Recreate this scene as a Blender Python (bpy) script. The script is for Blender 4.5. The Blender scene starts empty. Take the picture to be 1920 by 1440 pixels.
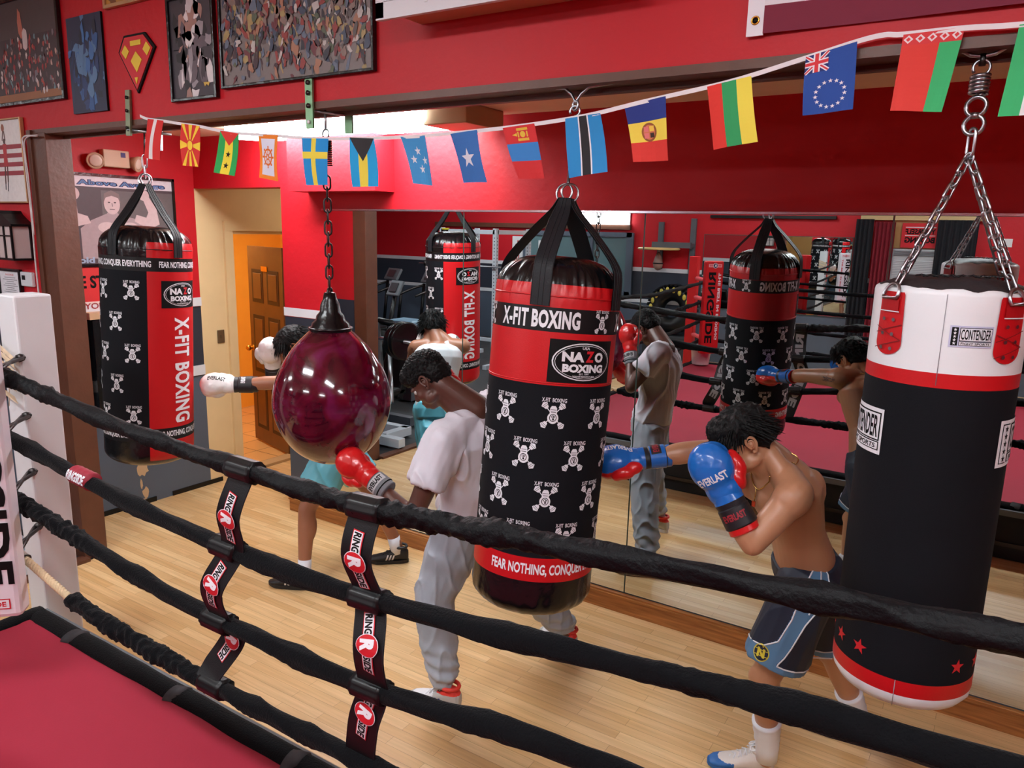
import bpy, bmesh, math, random
from math import sin, cos, pi, radians as R, sqrt, atan2, exp
from mathutils import Vector as V, Matrix, noise, Quaternion
from mathutils.bvhtree import BVHTree
random.seed(7)
SC = bpy.context.scene
COL = SC.collection
# ------------------------------------------------------------------ camera
yaw, pitch, roll = R(32.487), R(11.488), R(1.332)
f_ = V((-sin(yaw)*cos(pitch), cos(yaw)*cos(pitch), -sin(pitch)))
r_ = V((cos(yaw), sin(yaw), 0)); u_ = r_.cross(f_)
r2 = r_*cos(roll)+u_*sin(roll); u2 = -r_*sin(roll)+u_*cos(roll)
cam = bpy.data.cameras.new('camera'); camo = bpy.data.objects.new('camera', cam); COL.objects.link(camo)
m = Matrix((r2, u2, -f_)).transposed().to_4x4(); m.translation = V((0, 0, 2.3)); camo.matrix_world = m
cam.sensor_width = 36; cam.lens = 1419.46/1920*36; cam.clip_start = .02; cam.clip_end = 60
SC.camera = camo
# ------------------------------------------------------------------ world, exposure, lamp strengths
w = bpy.data.worlds.new('world'); SC.world = w; w.use_nodes = True
w.node_tree.nodes['Background'].inputs[0].default_value = (.85, .9, 1, 1)
w.node_tree.nodes['Background'].inputs[1].default_value = .5
SC.view_settings.view_transform = 'Standard'; SC.view_settings.look = 'None'
SC.view_settings.gamma = 1; SC.view_settings.use_curve_mapping = False
SC.view_settings.exposure = 0.35
MAIN_LIGHT = 36.0      # emission of the main-room fluorescent diffusers
NICHE_LIGHT = 26.0     # emission of the fixture above the punch bags
try:
    SC.cycles.max_bounces = 8; SC.cycles.diffuse_bounces = 4; SC.cycles.glossy_bounces = 5
    SC.cycles.sample_clamp_indirect = 6; SC.cycles.use_denoising = True; SC.cycles.caustics_reflective = False
except Exception: pass
# ------------------------------------------------------------------ materials
def s2l(c):
    c = c/255 if c > 1 else c
    return c/12.92 if c <= .04045 else ((c+.055)/1.055)**2.4
def rgb(r, g, b): return (s2l(r), s2l(g), s2l(b), 1)
MATS = {}
def mat(name, col=(200,200,200), rough=.6, metal=0, bump=0, bscale=60, var=.08, vscale=6, emit=0, spec=.5, coat=0, sheen=0, trans=0, sss=0):
    if name in MATS: return MATS[name]
    M_ = bpy.data.materials.new(name); M_.use_nodes = True; nt = M_.node_tree; N = nt.nodes; L = nt.links
    b = N['Principled BSDF']; c = rgb(*col)
    b.inputs['Roughness'].default_value = rough; b.inputs['Metallic'].default_value = metal
    b.inputs['Specular IOR Level'].default_value = spec
    if coat: b.inputs['Coat Weight'].default_value = coat; b.inputs['Coat Roughness'].default_value = .08
    if sheen: b.inputs['Sheen Weight'].default_value = sheen; b.inputs['Sheen Roughness'].default_value = .4
    if trans: b.inputs['Transmission Weight'].default_value = trans
    if sss: b.inputs['Subsurface Weight'].default_value = sss; b.inputs['Subsurface Radius'].default_value = (.012,.005,.003); b.inputs['Subsurface Scale'].default_value = 1
    tc = N.new('ShaderNodeTexCoord')
    nz = N.new('ShaderNodeTexNoise'); nz.inputs['Scale'].default_value = vscale; nz.inputs['Detail'].default_value = 4
    L.new(tc.outputs['Object'], nz.inputs['Vector'])
    mx = N.new('ShaderNodeMix'); mx.data_type = 'RGBA'
    mx.inputs[6].default_value = tuple(x*(1-var) for x in c[:3])+(1,); mx.inputs[7].default_value = tuple(min(1, x*(1+var)) for x in c[:3])+(1,)
    L.new(nz.outputs['Fac'], mx.inputs[0]); L.new(mx.outputs[2], b.inputs['Base Color'])
    if emit:
        L.new(mx.outputs[2], b.inputs['Emission Color']); b.inputs['Emission Strength'].default_value = emit
    if bump:
        n2 = N.new('ShaderNodeTexNoise'); n2.inputs['Scale'].default_value = bscale; n2.inputs['Detail'].default_value = 3
        L.new(tc.outputs['Object'], n2.inputs['Vector'])
        bp = N.new('ShaderNodeBump'); bp.inputs['Strength'].default_value = bump; bp.inputs['Distance'].default_value = .02
        L.new(n2.outputs['Fac'], bp.inputs['Height']); L.new(bp.outputs['Normal'], b.inputs['Normal'])
    MATS[name] = M_
    return M_
RED = mat('red_paint', (188,24,36), .5, bump=.12, bscale=25, var=.07, vscale=2.5, spec=.3)
GREY = mat('grey_paint', (82,94,110), .42, bump=.08, bscale=25, var=.1, vscale=2)
NAVY = mat('dark_grey_paint', (42,49,62), .5, var=.08)
WTRIM = mat('white_trim_paint', (214,216,222), .45)
CREAM = mat('cream_paint', (222,196,150), .5)
CEIL = mat('ceiling_paint', (238,216,192), .8)
ORANGE = mat('orange_paint', (255,186,70), .5)
BROWN = mat('brown_wood', (92,54,38), .45, bump=.1, bscale=30, var=.25, vscale=9)
BLACK = mat('black_vinyl', (12,13,16), .42, bump=.1, bscale=300, var=.1, spec=.35)
BLACKSH = mat('black_gloss_vinyl', (12,12,15), .25, bump=.25, bscale=18, var=.1)
REDV = mat('red_vinyl', (196,18,26), .38, bump=.05, bscale=200, var=.05)
WHITEV = mat('white_vinyl', (232,236,240), .4, bump=.05, bscale=40, var=.03)
BLACKC = mat('black_canvas', (13,15,21), .8, bump=.15, bscale=400, var=.15, spec=.2)
PRINTW = mat('white_print', (232,234,240), .55, var=.02)
PRINTR = mat('red_print', (200,24,38), .5, var=.04)
PRINTK = mat('black_print', (9,9,11), .6, spec=.2)
STEEL = mat('steel', (176,180,186), .28, metal=1)
DSTEEL = mat('dark_steel', (70,66,66), .4, metal=1)
BRASS = mat('brass', (214,160,70), .25, metal=1)
VELOUR = mat('black_velour', (9,10,13), .9, bump=.35, bscale=160, var=.35, vscale=30, sheen=.06, spec=.12)
WEB = mat('black_webbing', (26,28,32), .5, bump=.15, bscale=250, spec=.3)
CANVAS = mat('crimson_canvas', (150,16,46), .8, bump=.06, bscale=120, var=.06, vscale=1.2)
RUBBER = mat('rubber_mat', (44,46,50), .7, bump=.1, bscale=200, var=.15)
BLACKP = mat('black_plastic', (12,13,15), .38, spec=.35)
WHITEP = mat('white_paint_metal', (206,212,218), .35)
GREYP = mat('grey_plastic', (104,110,116), .5)

def floor_mat():
    M_ = bpy.data.materials.new('maple_strip_floor'); M_.use_nodes = True; nt = M_.node_tree; N = nt.nodes; L = nt.links
    b = N['Principled BSDF']; tc = N.new('ShaderNodeTexCoord')
    br = N.new('ShaderNodeTexBrick'); br.offset = .37; br.offset_frequency = 2; br.squash = 1
    br.inputs['Scale'].default_value = 1; br.inputs['Brick Width'].default_value = .62; br.inputs['Row Height'].default_value = .057
    br.inputs['Mortar Size'].default_value = .0009; br.inputs['Mortar Smooth'].default_value = .3; br.inputs['Bias'].default_value = 0
    br.inputs['Color1'].default_value = rgb(214,172,118); br.inputs['Color2'].default_value = rgb(234,200,150); br.inputs['Mortar'].default_value = rgb(150,112,70)
    L.new(tc.outputs['Object'], br.inputs['Vector'])
    mp = N.new('ShaderNodeMapping'); mp.inputs['Scale'].default_value = (1.2, 22, 1); L.new(tc.outputs['Object'], mp.inputs['Vector'])
    nz = N.new('ShaderNodeTexNoise'); nz.inputs['Scale'].default_value = 2.2; nz.inputs['Detail'].default_value = 5; L.new(mp.outputs[0], nz.inputs['Vector'])
    cr = N.new('ShaderNodeValToRGB'); cr.color_ramp.elements[0].color = (.72,.66,.58,1); cr.color_ramp.elements[1].color = (1.08,1.06,1.04,1)
    cr.color_ramp.elements[0].position = .25; cr.color_ramp.elements[1].position = .75
    L.new(nz.outputs['Fac'], cr.inputs[0])
    mx = N.new('ShaderNodeMix'); mx.data_type = 'RGBA'; mx.blend_type = 'MULTIPLY'; mx.inputs[0].default_value = .75
    L.new(br.outputs['Color'], mx.inputs[6]); L.new(cr.outputs[0], mx.inputs[7]); L.new(mx.outputs[2], b.inputs['Base Color'])
    n3 = N.new('ShaderNodeTexNoise'); n3.inputs['Scale'].default_value = 3; n3.inputs['Detail'].default_value = 4; L.new(tc.outputs['Object'], n3.inputs['Vector'])
    mr = N.new('ShaderNodeMapRange'); mr.inputs[3].default_value = .22; mr.inputs[4].default_value = .42; L.new(n3.outputs['Fac'], mr.inputs[0]); L.new(mr.outputs[0], b.inputs['Roughness'])
    bp = N.new('ShaderNodeBump'); bp.inputs['Strength'].default_value = .15; bp.inputs['Distance'].default_value = .003; bp.invert = True
    L.new(br.outputs['Fac'], bp.inputs['Height']); L.new(bp.outputs[0], b.inputs['Normal'])
    return M_
WOODF = floor_mat()
def brick_mat(name, c1, c2, cm, bw, rh, ms, rough=.4, rot=0, off=.5):
    M_ = bpy.data.materials.new(name); M_.use_nodes = True; nt = M_.node_tree; N = nt.nodes; L = nt.links
    b = N['Principled BSDF']; tc = N.new('ShaderNodeTexCoord'); mp = N.new('ShaderNodeMapping'); mp.inputs['Rotation'].default_value = (0,0,rot)
    br = N.new('ShaderNodeTexBrick'); br.offset = off; br.inputs['Scale'].default_value = 1
    br.inputs['Brick Width'].default_value = bw; br.inputs['Row Height'].default_value = rh; br.inputs['Mortar Size'].default_value = ms
    br.inputs['Color1'].default_value = rgb(*c1); br.inputs['Color2'].default_value = rgb(*c2); br.inputs['Mortar'].default_value = rgb(*cm)
    L.new(tc.outputs['Object'], mp.inputs[0]); L.new(mp.outputs[0], br.inputs['Vector']); L.new(br.outputs['Color'], b.inputs['Base Color'])
    b.inputs['Roughness'].default_value = rough
    return M_
TILE = brick_mat('hall_tile', (214,168,110), (222,178,120), (150,110,70), .33, .33, .006, .3, 0, 0)
def oak_mat():
    M_ = bpy.data.materials.new('oak_board'); M_.use_nodes = True; nt = M_.node_tree; N = nt.nodes; L = nt.links
    b = N['Principled BSDF']; tc = N.new('ShaderNodeTexCoord'); mp = N.new('ShaderNodeMapping'); mp.inputs['Scale'].default_value = (1.5, 1, 28)
    nz = N.new('ShaderNodeTexNoise'); nz.inputs['Scale'].default_value = 2.5; nz.inputs['Detail'].default_value = 5
    cr = N.new('ShaderNodeValToRGB'); cr.color_ramp.elements[0].color = rgb(136,82,40); cr.color_ramp.elements[1].color = rgb(192,130,72)
    cr.color_ramp.elements[0].position = .3; cr.color_ramp.elements[1].position = .7
    L.new(tc.outputs['Object'], mp.inputs[0]); L.new(mp.outputs[0], nz.inputs['Vector']); L.new(nz.outputs['Fac'], cr.inputs[0]); L.new(cr.outputs[0], b.inputs['Base Color'])
    b.inputs['Roughness'].default_value = .35
    return M_
OAK = oak_mat()
def mirror_mat():
    M_ = bpy.data.materials.new('mirror_glass'); M_.use_nodes = True; b = M_.node_tree.nodes['Principled BSDF']
    b.inputs['Base Color'].default_value = (.74,.80,.80,1); b.inputs['Metallic'].default_value = 1; b.inputs['Roughness'].default_value = 0.0
    return M_
MIRROR = mirror_mat()
def lamp_mat(name, c, s):
    M_ = bpy.data.materials.new(name); M_.use_nodes = True; nt = M_.node_tree
    e = nt.nodes.new('ShaderNodeEmission'); e.inputs[0].default_value = c+(1,); e.inputs[1].default_value = s
    nt.links.new(e.outputs[0], nt.nodes['Material Output'].inputs[0]); return M_
LAMP = lamp_mat('main_diffuser', (.93,.97,1.0), MAIN_LIGHT)
LAMPN = lamp_mat('niche_diffuser', (.92,.97,1.0), NICHE_LIGHT)

# ------------------------------------------------------------------ mesh helpers
class MB:
    def __init__(s): s.v = []; s.f = []; s.mi = []; s.sm = []; s.mats = []
    def mid(s, m_):
        if m_ not in s.mats: s.mats.append(m_)
        return s.mats.index(m_)
    def add(s, vs, fs, m_, smooth=False, fn=None):
        o = len(s.v); s.v += [tuple(fn(*p)) if fn else tuple(p) for p in vs]
        k = None if callable(m_) and not isinstance(m_, bpy.types.Material) else s.mid(m_)
        for q in fs:
            s.f.append([i+o for i in q]); s.mi.append(k); s.sm.append(smooth)
        return s
    def box(s, c, d, m_, rot=None, bev=0):
        x, y, z = d[0]/2, d[1]/2, d[2]/2
        if bev:
            bm = bmesh.new(); bmesh.ops.create_cube(bm, size=1); bmesh.ops.scale(bm, vec=d, verts=bm.verts)
            bmesh.ops.bevel(bm, geom=bm.edges[:], offset=bev, segments=2, affect='EDGES', profile=.5)
            vs = [v.co.copy() for v in bm.verts]; fs = [[v.index for v in f.verts] for f in bm.faces]; bm.free()
        else:
            vs = [V((i*x, j*y, k*z)) for k in (-1, 1) for j in (-1, 1) for i in (-1, 1)]
            fs = [(0,2,3,1), (4,5,7,6), (0,1,5,4), (2,6,7,3), (0,4,6,2), (1,3,7,5)]
        if rot is not None:
            rm = rot if isinstance(rot, (Matrix, Quaternion)) else Matrix.Rotation(rot, 3, 'Z')
            vs = [rm @ v for v in vs]
        return s.add([v+V(c) for v in vs], fs, m_, False)
    def tube(s, pts, r, m_, n=10, closed=False, caps=True, flat=None, smooth=True):
        pts = [V(p) for p in pts]; N = len(pts); vs = []; fs = []
        rr = r if callable(r) else (lambda i, a: r[i] if isinstance(r, (list, tuple)) else r)
        up = None
        for i, p in enumerate(pts):
            if closed: t = pts[(i+1) % N]-pts[i-1]
            else: t = pts[min(i+1, N-1)]-pts[max(i-1, 0)]
            t.normalize()
            if up is None:
                up = V((0, 0, 1)) if abs(t.z) < .9 else V((0, 1, 0))
            a = t.cross(up)
            if a.length < 1e-6: a = t.orthogonal()
            a.normalize(); b = a.cross(t).normalized(); up = b
            for k in range(n):
                th = 2*pi*k/n; q = rr(i, th)
                qa, qb = (q*flat[0], q*flat[1]) if flat else (q, q)
                vs.append(p+a*cos(th)*qa+b*sin(th)*qb)
        for i in range(N if closed else N-1):
            j = (i+1) % N
            for k in range(n):
                fs.append((i*n+k, i*n+(k+1) % n, j*n+(k+1) % n, j*n+k))
        if caps and not closed:
            fs.append(tuple(range(n))[::-1]); fs.append(tuple((N-1)*n+k for k in range(n)))
        return s.add(vs, fs, m_, smooth)
    def lathe(s, prof, m_, n=32, c=(0,0,0), smooth=True, axis=None):
        # prof [(r,z)] ; m_ material or list per segment or fn(i,theta)
        vs = []; c = V(c); q = axis.to_track_quat('Z', 'Y') if axis is not None else None
        for (r, z) in prof:
            for k in range(n):
                p = V((r*cos(2*pi*k/n), r*sin(2*pi*k/n), z))
                if q: p = q @ p
                vs.append(p+c)
        o = len(s.v); s.v += [tuple(v) for v in vs]
        for i in range(len(prof)-1):
            for k in range(n):
                s.f.append([o+i*n+k, o+i*n+(k+1) % n, o+(i+1)*n+(k+1) % n, o+(i+1)*n+k])
                mm = m_ if isinstance(m_, bpy.types.Material) else (m_[i] if isinstance(m_, list) else m_(i, 2*pi*(k+.5)/n))
                s.mi.append(s.mid(mm)); s.sm.append(smooth)
        for i, fl in ((0, True), (len(prof)-1, False)):
            if prof[i][0] > 1e-4:
                q2 = [o+i*n+k for k in range(n)]; s.f.append(q2[::-1] if fl else q2)
                mm = m_ if isinstance(m_, bpy.types.Material) else (m_[min(i, len(m_)-1)] if isinstance(m_, list) else m_(min(i, len(prof)-2), 0))
                s.mi.append(s.mid(mm)); s.sm.append(False)
        return s
    def sphere(s, c, r, m_, n=16, mtx=None):
        vs = []; fs = []; k = n//2; r = r if isinstance(r, (tuple, list, V)) else (r, r, r)
        for i in range(k+1):
            for j in range(n):
                p = V((r[0]*sin(pi*i/k)*cos(2*pi*j/n), r[1]*sin(pi*i/k)*sin(2*pi*j/n), r[2]*cos(pi*i/k)))
                vs.append((mtx @ p if mtx else p)+V(c))
        for i in range(k):
            for j in range(n): fs.append((i*n+j, (i+1)*n+j, (i+1)*n+(j+1) % n, i*n+(j+1) % n))
        return s.add(vs, fs, m_, True)
    def prism(s, poly, z0, z1, m_, fn=None, side=None):
        n = len(poly); vs = [(x, y, z0) for x, y in poly]+[(x, y, z1) for x, y in poly]
        s.add(vs, [tuple(range(n))[::-1], tuple(range(n, 2*n))], m_, False, fn)
        s.add(vs, [(i, (i+1) % n, n+(i+1) % n, n+i) for i in range(n)], side or m_, False, fn)
        return s
    def torus(s, c, R_, r, m_, nrm=V((0,0,1)), n=20, k=8, arc=2*pi, sx=1):
        q = V(nrm).to_track_quat('Z', 'Y'); cl = arc > 2*pi-.01
        pts = [V(c)+q @ V((sx*R_*cos(arc*i/n), R_*sin(arc*i/n), 0)) for i in range(n if cl else n+1)]
        return s.tube(pts, r, m_, k, closed=cl)
    def merge(s, o, fn=None, remap=None):
        k = len(s.v); s.v += [tuple(fn(*p)) if fn else p for p in o.v]
        for q, mi, sm in zip(o.f, o.mi, o.sm):
            m_ = o.mats[mi]; s.f.append([i+k for i in q]); s.mi.append(s.mid(remap.get(m_, m_) if remap else m_)); s.sm.append(sm)
        return s
    def build(s, name, parent=None, loc=(0,0,0), weld=False):
        me = bpy.data.meshes.new(name); me.from_pydata(s.v, [], s.f)
        for m_ in s.mats: me.materials.append(m_)
        me.polygons.foreach_set('material_index', s.mi); me.polygons.foreach_set('use_smooth', s.sm)
        if weld:
            bm = bmesh.new(); bm.from_mesh(me); bmesh.ops.remove_doubles(bm, verts=bm.verts, dist=1e-5)
            bmesh.ops.recalc_face_normals(bm, faces=bm.faces); bm.to_mesh(me); bm.free()
        me.update()
        o = bpy.data.objects.new(name, me); COL.objects.link(o); o.location = loc
        if parent: o.parent = parent
        return o
def tag(o, label, cat, group=None, kind=None):
    o['label'] = label; o['category'] = cat
    if group: o['group'] = group
    if kind: o['kind'] = kind
    return o
def empty(name, label, cat, loc=(0,0,0), group=None, rot=None):
    o = bpy.data.objects.new(name, None); COL.objects.link(o); o.location = loc; o.empty_display_size = .1
    if rot is not None: o.rotation_mode = 'QUATERNION'; o.rotation_quaternion = rot
    tag(o, label, cat, group); return o
def struct(mb, name, loc=(0,0,0)):
    o = mb.build(name, loc=loc); o['kind'] = 'structure'; return o
def sm_(a, b, x):
    t = max(0, min(1, (x-a)/(b-a))); return t*t*(3-2*t)
def catmull(pts, k=8):
    pts = [V(p) for p in pts]; out = []; n = len(pts)
    for i in range(n-1):
        p0, p1, p2, p3 = pts[max(i-1, 0)], pts[i], pts[i+1], pts[min(i+2, n-1)]
        for j in range(k):
            t = j/k
            out.append(.5*((2*p1)+(p2-p0)*t+(2*p0-5*p1+4*p2-p3)*t*t+(3*p1-p0-3*p2+p3)*t**3))
    out.append(pts[-1]); return out

# ---- flat decals: polygons in (u,v) with a layer number, mapped onto any surface
class Decal:
    def __init__(s): s.items = []      # (verts2d, faces, mat, layer)
    def poly(s, pts, m_, lay=0): s.items.append((list(pts), [tuple(range(len(pts)))], m_, lay)); return s
    def rect(s, x, y, w_, h, m_, lay=0): return s.poly([(x-w_/2, y-h/2), (x+w_/2, y-h/2), (x+w_/2, y+h/2), (x-w_/2, y+h/2)], m_, lay)
    def ell(s, x, y, a, b, m_, lay=0, n=28): return s.poly([(x+a*cos(2*pi*i/n), y+b*sin(2*pi*i/n)) for i in range(n)], m_, lay)
    def star(s, x, y, r, m_, lay=0, rot=0, k=5, q=.4):
        return s.poly([(x+(r if i % 2 == 0 else r*q)*sin(pi*i/k+rot), y+(r if i % 2 == 0 else r*q)*cos(pi*i/k+rot)) for i in range(2*k)], m_, lay)
    def line(s, x0, y0, x1, y1, w_, m_, lay=0):
        dx, dy = x1-x0, y1-y0; l = sqrt(dx*dx+dy*dy); nx, ny = -dy/l*w_/2, dx/l*w_/2
        return s.poly([(x0+nx, y0+ny), (x0-nx, y0-ny), (x1-nx, y1-ny), (x1+nx, y1+ny)], m_, lay)
    def text(s, t, x, y, w_, h, m_, lay=0, bold=.02, rot=0, ls=1):
        vs, fs = glyphs(t, bold, ls); c, sn = cos(rot), sin(rot)
        out = [((p[0]-.5)*w_, (p[1]-.5)*h) for p in vs]
        s.items.append(([(x+a*c-b*sn, y+a*sn+b*c) for a, b in out], fs, m_, lay)); return s
    def merge(s, o, x=0, y=0, sc=1, rot=0, mir=False, sy=None, dl=0):
        c, sn = cos(rot), sin(rot); sy = sc if sy is None else sy
        for vs, fs, m_, l in o.items:
            s.items.append(([(x+(-1 if mir else 1)*a*sc*c-b*sy*sn, y+(-1 if mir else 1)*a*sc*sn+b*sy*c) for a, b in vs], fs, m_, l+dl))
        return s
    def put(s, mb, fn, grid=0, lift=.0008, base=.0012):
        for vs, fs, m_, l in s.items:
            if grid: vs, fs = slice2d(vs, fs, grid)
            mb.add([fn(a, b, base+l*lift) for a, b in vs], fs, m_, False)
        return s
_G = {}
def glyphs(t, bold, ls=1):
    k = (t, bold, ls)
    if k in _G: return _G[k]
    cu = bpy.data.curves.new('glyphs', 'FONT'); cu.body = t; cu.size = 1; cu.offset = bold; cu.resolution_u = 3; cu.space_character = ls
    o = bpy.data.objects.new('glyphs', cu); COL.objects.link(o); bpy.context.view_layer.update()
    me = bpy.data.meshes.new_from_object(o.evaluated_get(bpy.context.evaluated_depsgraph_get()))
    vs = [(v.co.x, v.co.y) for v in me.vertices]; fs = [tuple(p.vertices) for p in me.polygons]
    bpy.data.objects.remove(o); bpy.data.curves.remove(cu); bpy.data.meshes.remove(me)
    x0, x1 = min(v[0] for v in vs), max(v[0] for v in vs); y0, y1 = min(v[1] for v in vs), max(v[1] for v in vs)
    vs = [((a-x0)/(x1-x0), (b-y0)/(y1-y0)) for a, b in vs]
    _G[k] = (vs, fs); return _G[k]
def slice2d(vs, fs, g):
    xs = [v[0] for v in vs]; ys = [v[1] for v in vs]
    if max(xs)-min(xs) < g and max(ys)-min(ys) < g: return vs, fs
    bm = bmesh.new(); bv = [bm.verts.new((a, b, 0)) for a, b in vs]
    for q in fs:
        try: bm.faces.new([bv[i] for i in q])
        except ValueError: pass
    for ax, arr in ((0, xs), (1, ys)):
        k = math.floor(min(arr)/g)+1
        while k*g < max(arr):
            co = [0, 0, 0]; no = [0, 0, 0]; co[ax] = k*g; no[ax] = 1
            bmesh.ops.bisect_plane(bm, geom=bm.verts[:]+bm.edges[:]+bm.faces[:], plane_co=co, plane_no=no); k += 1
    bm.verts.index_update(); out = ([(v.co.x, v.co.y) for v in bm.verts], [tuple(v.index for v in f.verts) for f in bm.faces]); bm.free(); return out
def cylmap(c, r, th0, z0):          # u along the surface, v up
    return lambda u, v, l: (c[0]+(r+l)*cos(th0+u/r), c[1]+(r+l)*sin(th0+u/r), z0+v)
def planemap(o, ex, ey):
    o, ex, ey = V(o), V(ex).normalized(), V(ey).normalized(); n = ex.cross(ey)
    return lambda u, v, l: tuple(o+ex*u+ey*v+n*l)
def surfmap(objs, o, ex, ey, reach=.25):   # projects onto a mesh along -n ; coordinates in the object's local space
    o, ex, ey = V(o), V(ex).normalized(), V(ey); n = ex.cross(ey).normalized(); ey = n.cross(ex)
    def fn(u, v, l):
        p = o+ex*u+ey*v; h = objs.ray_cast(p+n*reach, -n, reach*2)
        if h[0] is None: h = objs.find_nearest(p)
        return tuple(h[0]+n*(l+.0004) if h[0] is not None else p)
    return fn
def bvh_of(me):
    return BVHTree.FromPolygons([v.co.copy() for v in me.vertices], [tuple(p.vertices) for p in me.polygons])
# ================================================================== ROOM
YM = 4.03; YF = 2.55; YB = 2.69; XS = -5.75; YFAR = -5.55; XL = -12.7; XR = 3.2; ZC = 3.75; ZH = 2.845; ZN = 2.985
# wooden floor: x -5.05..XR (main) plus niche to side wall and hall
mb = MB()
mb.box(((-5.05+XR)/2, (-5.8+2.62)/2, -.05), (XR+5.05, 8.42, .1), WOODF)
mb.box(((XS-.1+XR)/2, (2.62+6.2)/2, -.05), (XR-XS+.1, 6.2-2.62, .1), WOODF)
struct(mb, 'floor')
mb = MB(); mb.box(((XL-5.09)/2, (-5.8+2.6)/2, -.045), (XL*-1-5.09, 8.4, .1), RUBBER); struct(mb, 'floor_rubber')
mb = MB(); mb.box((-5.07, (-5.5+2.55)/2, .008), (.09, 8.05, .03), BROWN); struct(mb, 'trim_1')
def banded(mb, x0, x1, y0, y1, z1, axis, upper=True, face=+1, zt=1.62, zt2=1.06):
    """a wall slab painted red above a white rail, dark grey between the rails, blue grey below"""
    cx, cy, dx, dy = (x0+x1)/2, (y0+y1)/2, x1-x0, y1-y0
    mb.box((cx, cy, .5), (dx, dy, 1.0), GREY); mb.box((cx, cy, 1.3), (dx, dy, .6), NAVY); mb.box((cx, cy, (1.6+z1)/2), (dx, dy, z1-1.6), RED)
def rails(mb, x0, x1, y0, y1):
    cx, cy, dx, dy = (x0+x1)/2, (y0+y1)/2, x1-x0, y1-y0
    mb.box((cx, cy, 1.635), (dx, dy, .075), WTRIM); mb.box((cx, cy, 1.03), (dx, dy, .085), WTRIM)
# --- mirror wall (Y=4.03..): from opening right edge to XR, with opening to hall at x -5.70..-4.70, z<2.58
mb = MB()
mb.box(((-4.69+XR)/2, YM+.09, .5), (XR+4.69, .18, 1.0), GREY); mb.box(((-4.69+XR)/2, YM+.09, 1.3), (XR+4.69, .18, .6), NAVY)
mb.box(((-4.69+XR)/2, YM+.09, 2.09), (XR+4.69, .18, .98), RED); mb.box(((XS+XR)/2, YM+.09, 3.0), (XR-XS, .18, .84), RED)
struct(mb, 'wall_mirror_side')
mb = MB(); mb.box((-4.45, YM+.004, 1.637), (.5, .012, .065), WTRIM); struct(mb, 'trim_2')
# --- side wall of the niche, X = XS
mb = MB(); banded(mb, XS-.15, XS, YF+.02, YM, 3.4, 'y'); struct(mb, 'wall_left')
mb = MB(); mb.box((XS+.006, (YB+YM)/2, 1.64), (.014, YM-YB, .072), WTRIM); mb.box((XS+.006, (YB+YM)/2, 1.05), (.014, YM-YB, .085), WTRIM); struct(mb, 'trim_3')
mb = MB(); mb.box((XS+.004, 3.9, .02), (.008, .5, .04), BLACKP); mb.box((XS+.004, 3.1, .02), (.008, .8, .04), BLACKP); struct(mb, 'baseboard_left')
# hall beyond: cream side wall with doorway y 4.38..5.30
mb = MB()
mb.box((XS-.06, (YM+4.38)/2, 1.4), (.12, 4.38-YM, 2.8), CREAM)
mb.box((XS-.06, 4.73, 2.52), (.12, .70, .62), CREAM); mb.box((XS-.06, 5.76, 1.4), (.12, 1.36, 2.8), CREAM)
mb.box((-5.2, 6.3, 1.4), (1.3, .1, 2.8), CREAM); mb.box((-4.62, 5.2, 1.4), (.12, 2.1, 2.8), CREAM); mb.box((-5.2, 5.2, 2.83), (1.4, 2.3, .06), CREAM)
struct(mb, 'wall_hall')
mb = MB()
for y, wd in ((4.33, .085),): mb.box((XS+.012, y, 1.118), (.028, wd, 2.236), CREAM)
mb.box((XS+.015, 4.73, 2.280), (.030, .885, .085), CREAM); mb.box((XS+.012, 5.13, 1.1), (.028, .085, 2.28), CREAM, bev=.006)
mb.box((XS-.06, 4.73, .012), (.13, .70, .025), mat('threshold_wood', (190,160,120), .4)); struct(mb, 'trim_4')
# orange room behind the doorway
mb = MB(); mb.box((-7.0, 5.1, -.03), (2.4, 3.6, .06), TILE); struct(mb, 'floor_tile')
mb = MB(); mb.box((-8.0, 5.1, 1.3), (.1, 3.6, 2.7), ORANGE); mb.box((-6.98, 6.85, 1.3), (2.1, .1, 2.7), ORANGE); mb.box((-6.98, 3.5, 1.3), (2.1, .1, 2.7), ORANGE)
mb.box((-7.0, 5.1, 2.68), (2.1, 3.6, .06), ORANGE); mb.box((XS-.17, 3.95, 1.3), (.02, .8, 2.7), ORANGE); struct(mb, 'wall_orange_room')
# six-panel door standing open into that room
DW = mat('door_wood', (104,66,34), .4, var=.25, vscale=8); DWD = mat('door_groove_wood', (44,22,12), .5)
dr = empty('panel_door', 'brown six-panel wooden door standing open beyond the cream hallway', 'door', (-5.85, 5.03, 0))
dr['kind'] = 'structure'; dr.name = 'door_1'
mb = MB(); mb.box((-.40, 0, 1.05), (.80, .035, 2.06), DW)
for x in (-.22, -.58):
    for z, h in ((.42, .50), (1.08, .60), (1.68, .34)):
        for sgn in (-1, 1):
            mb.box((x, sgn*.018, z), (.26, .006, h), DWD); mb.box((x, sgn*.020, z), (.19, .010, h-.08), DW, bev=.003)
mb.box((-.40, -.021, 1.86), (.14, .006, .05), BRASS)
dl = mb.build('panel', dr); 
kb = MB(); kb.sphere((-.745, -.07, 1.02), .03, BRASS, 14); kb.tube([(-.745, -.02, 1.02), (-.745, -.06, 1.02)], .012, BRASS); kb.tube([(-.745, -.019, 1.02), (-.745, -.026, 1.02)], .032, BRASS, 18); kb.build('knob', dr)
dr.rotation_euler = (0, 0, R(-15.4))
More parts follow.
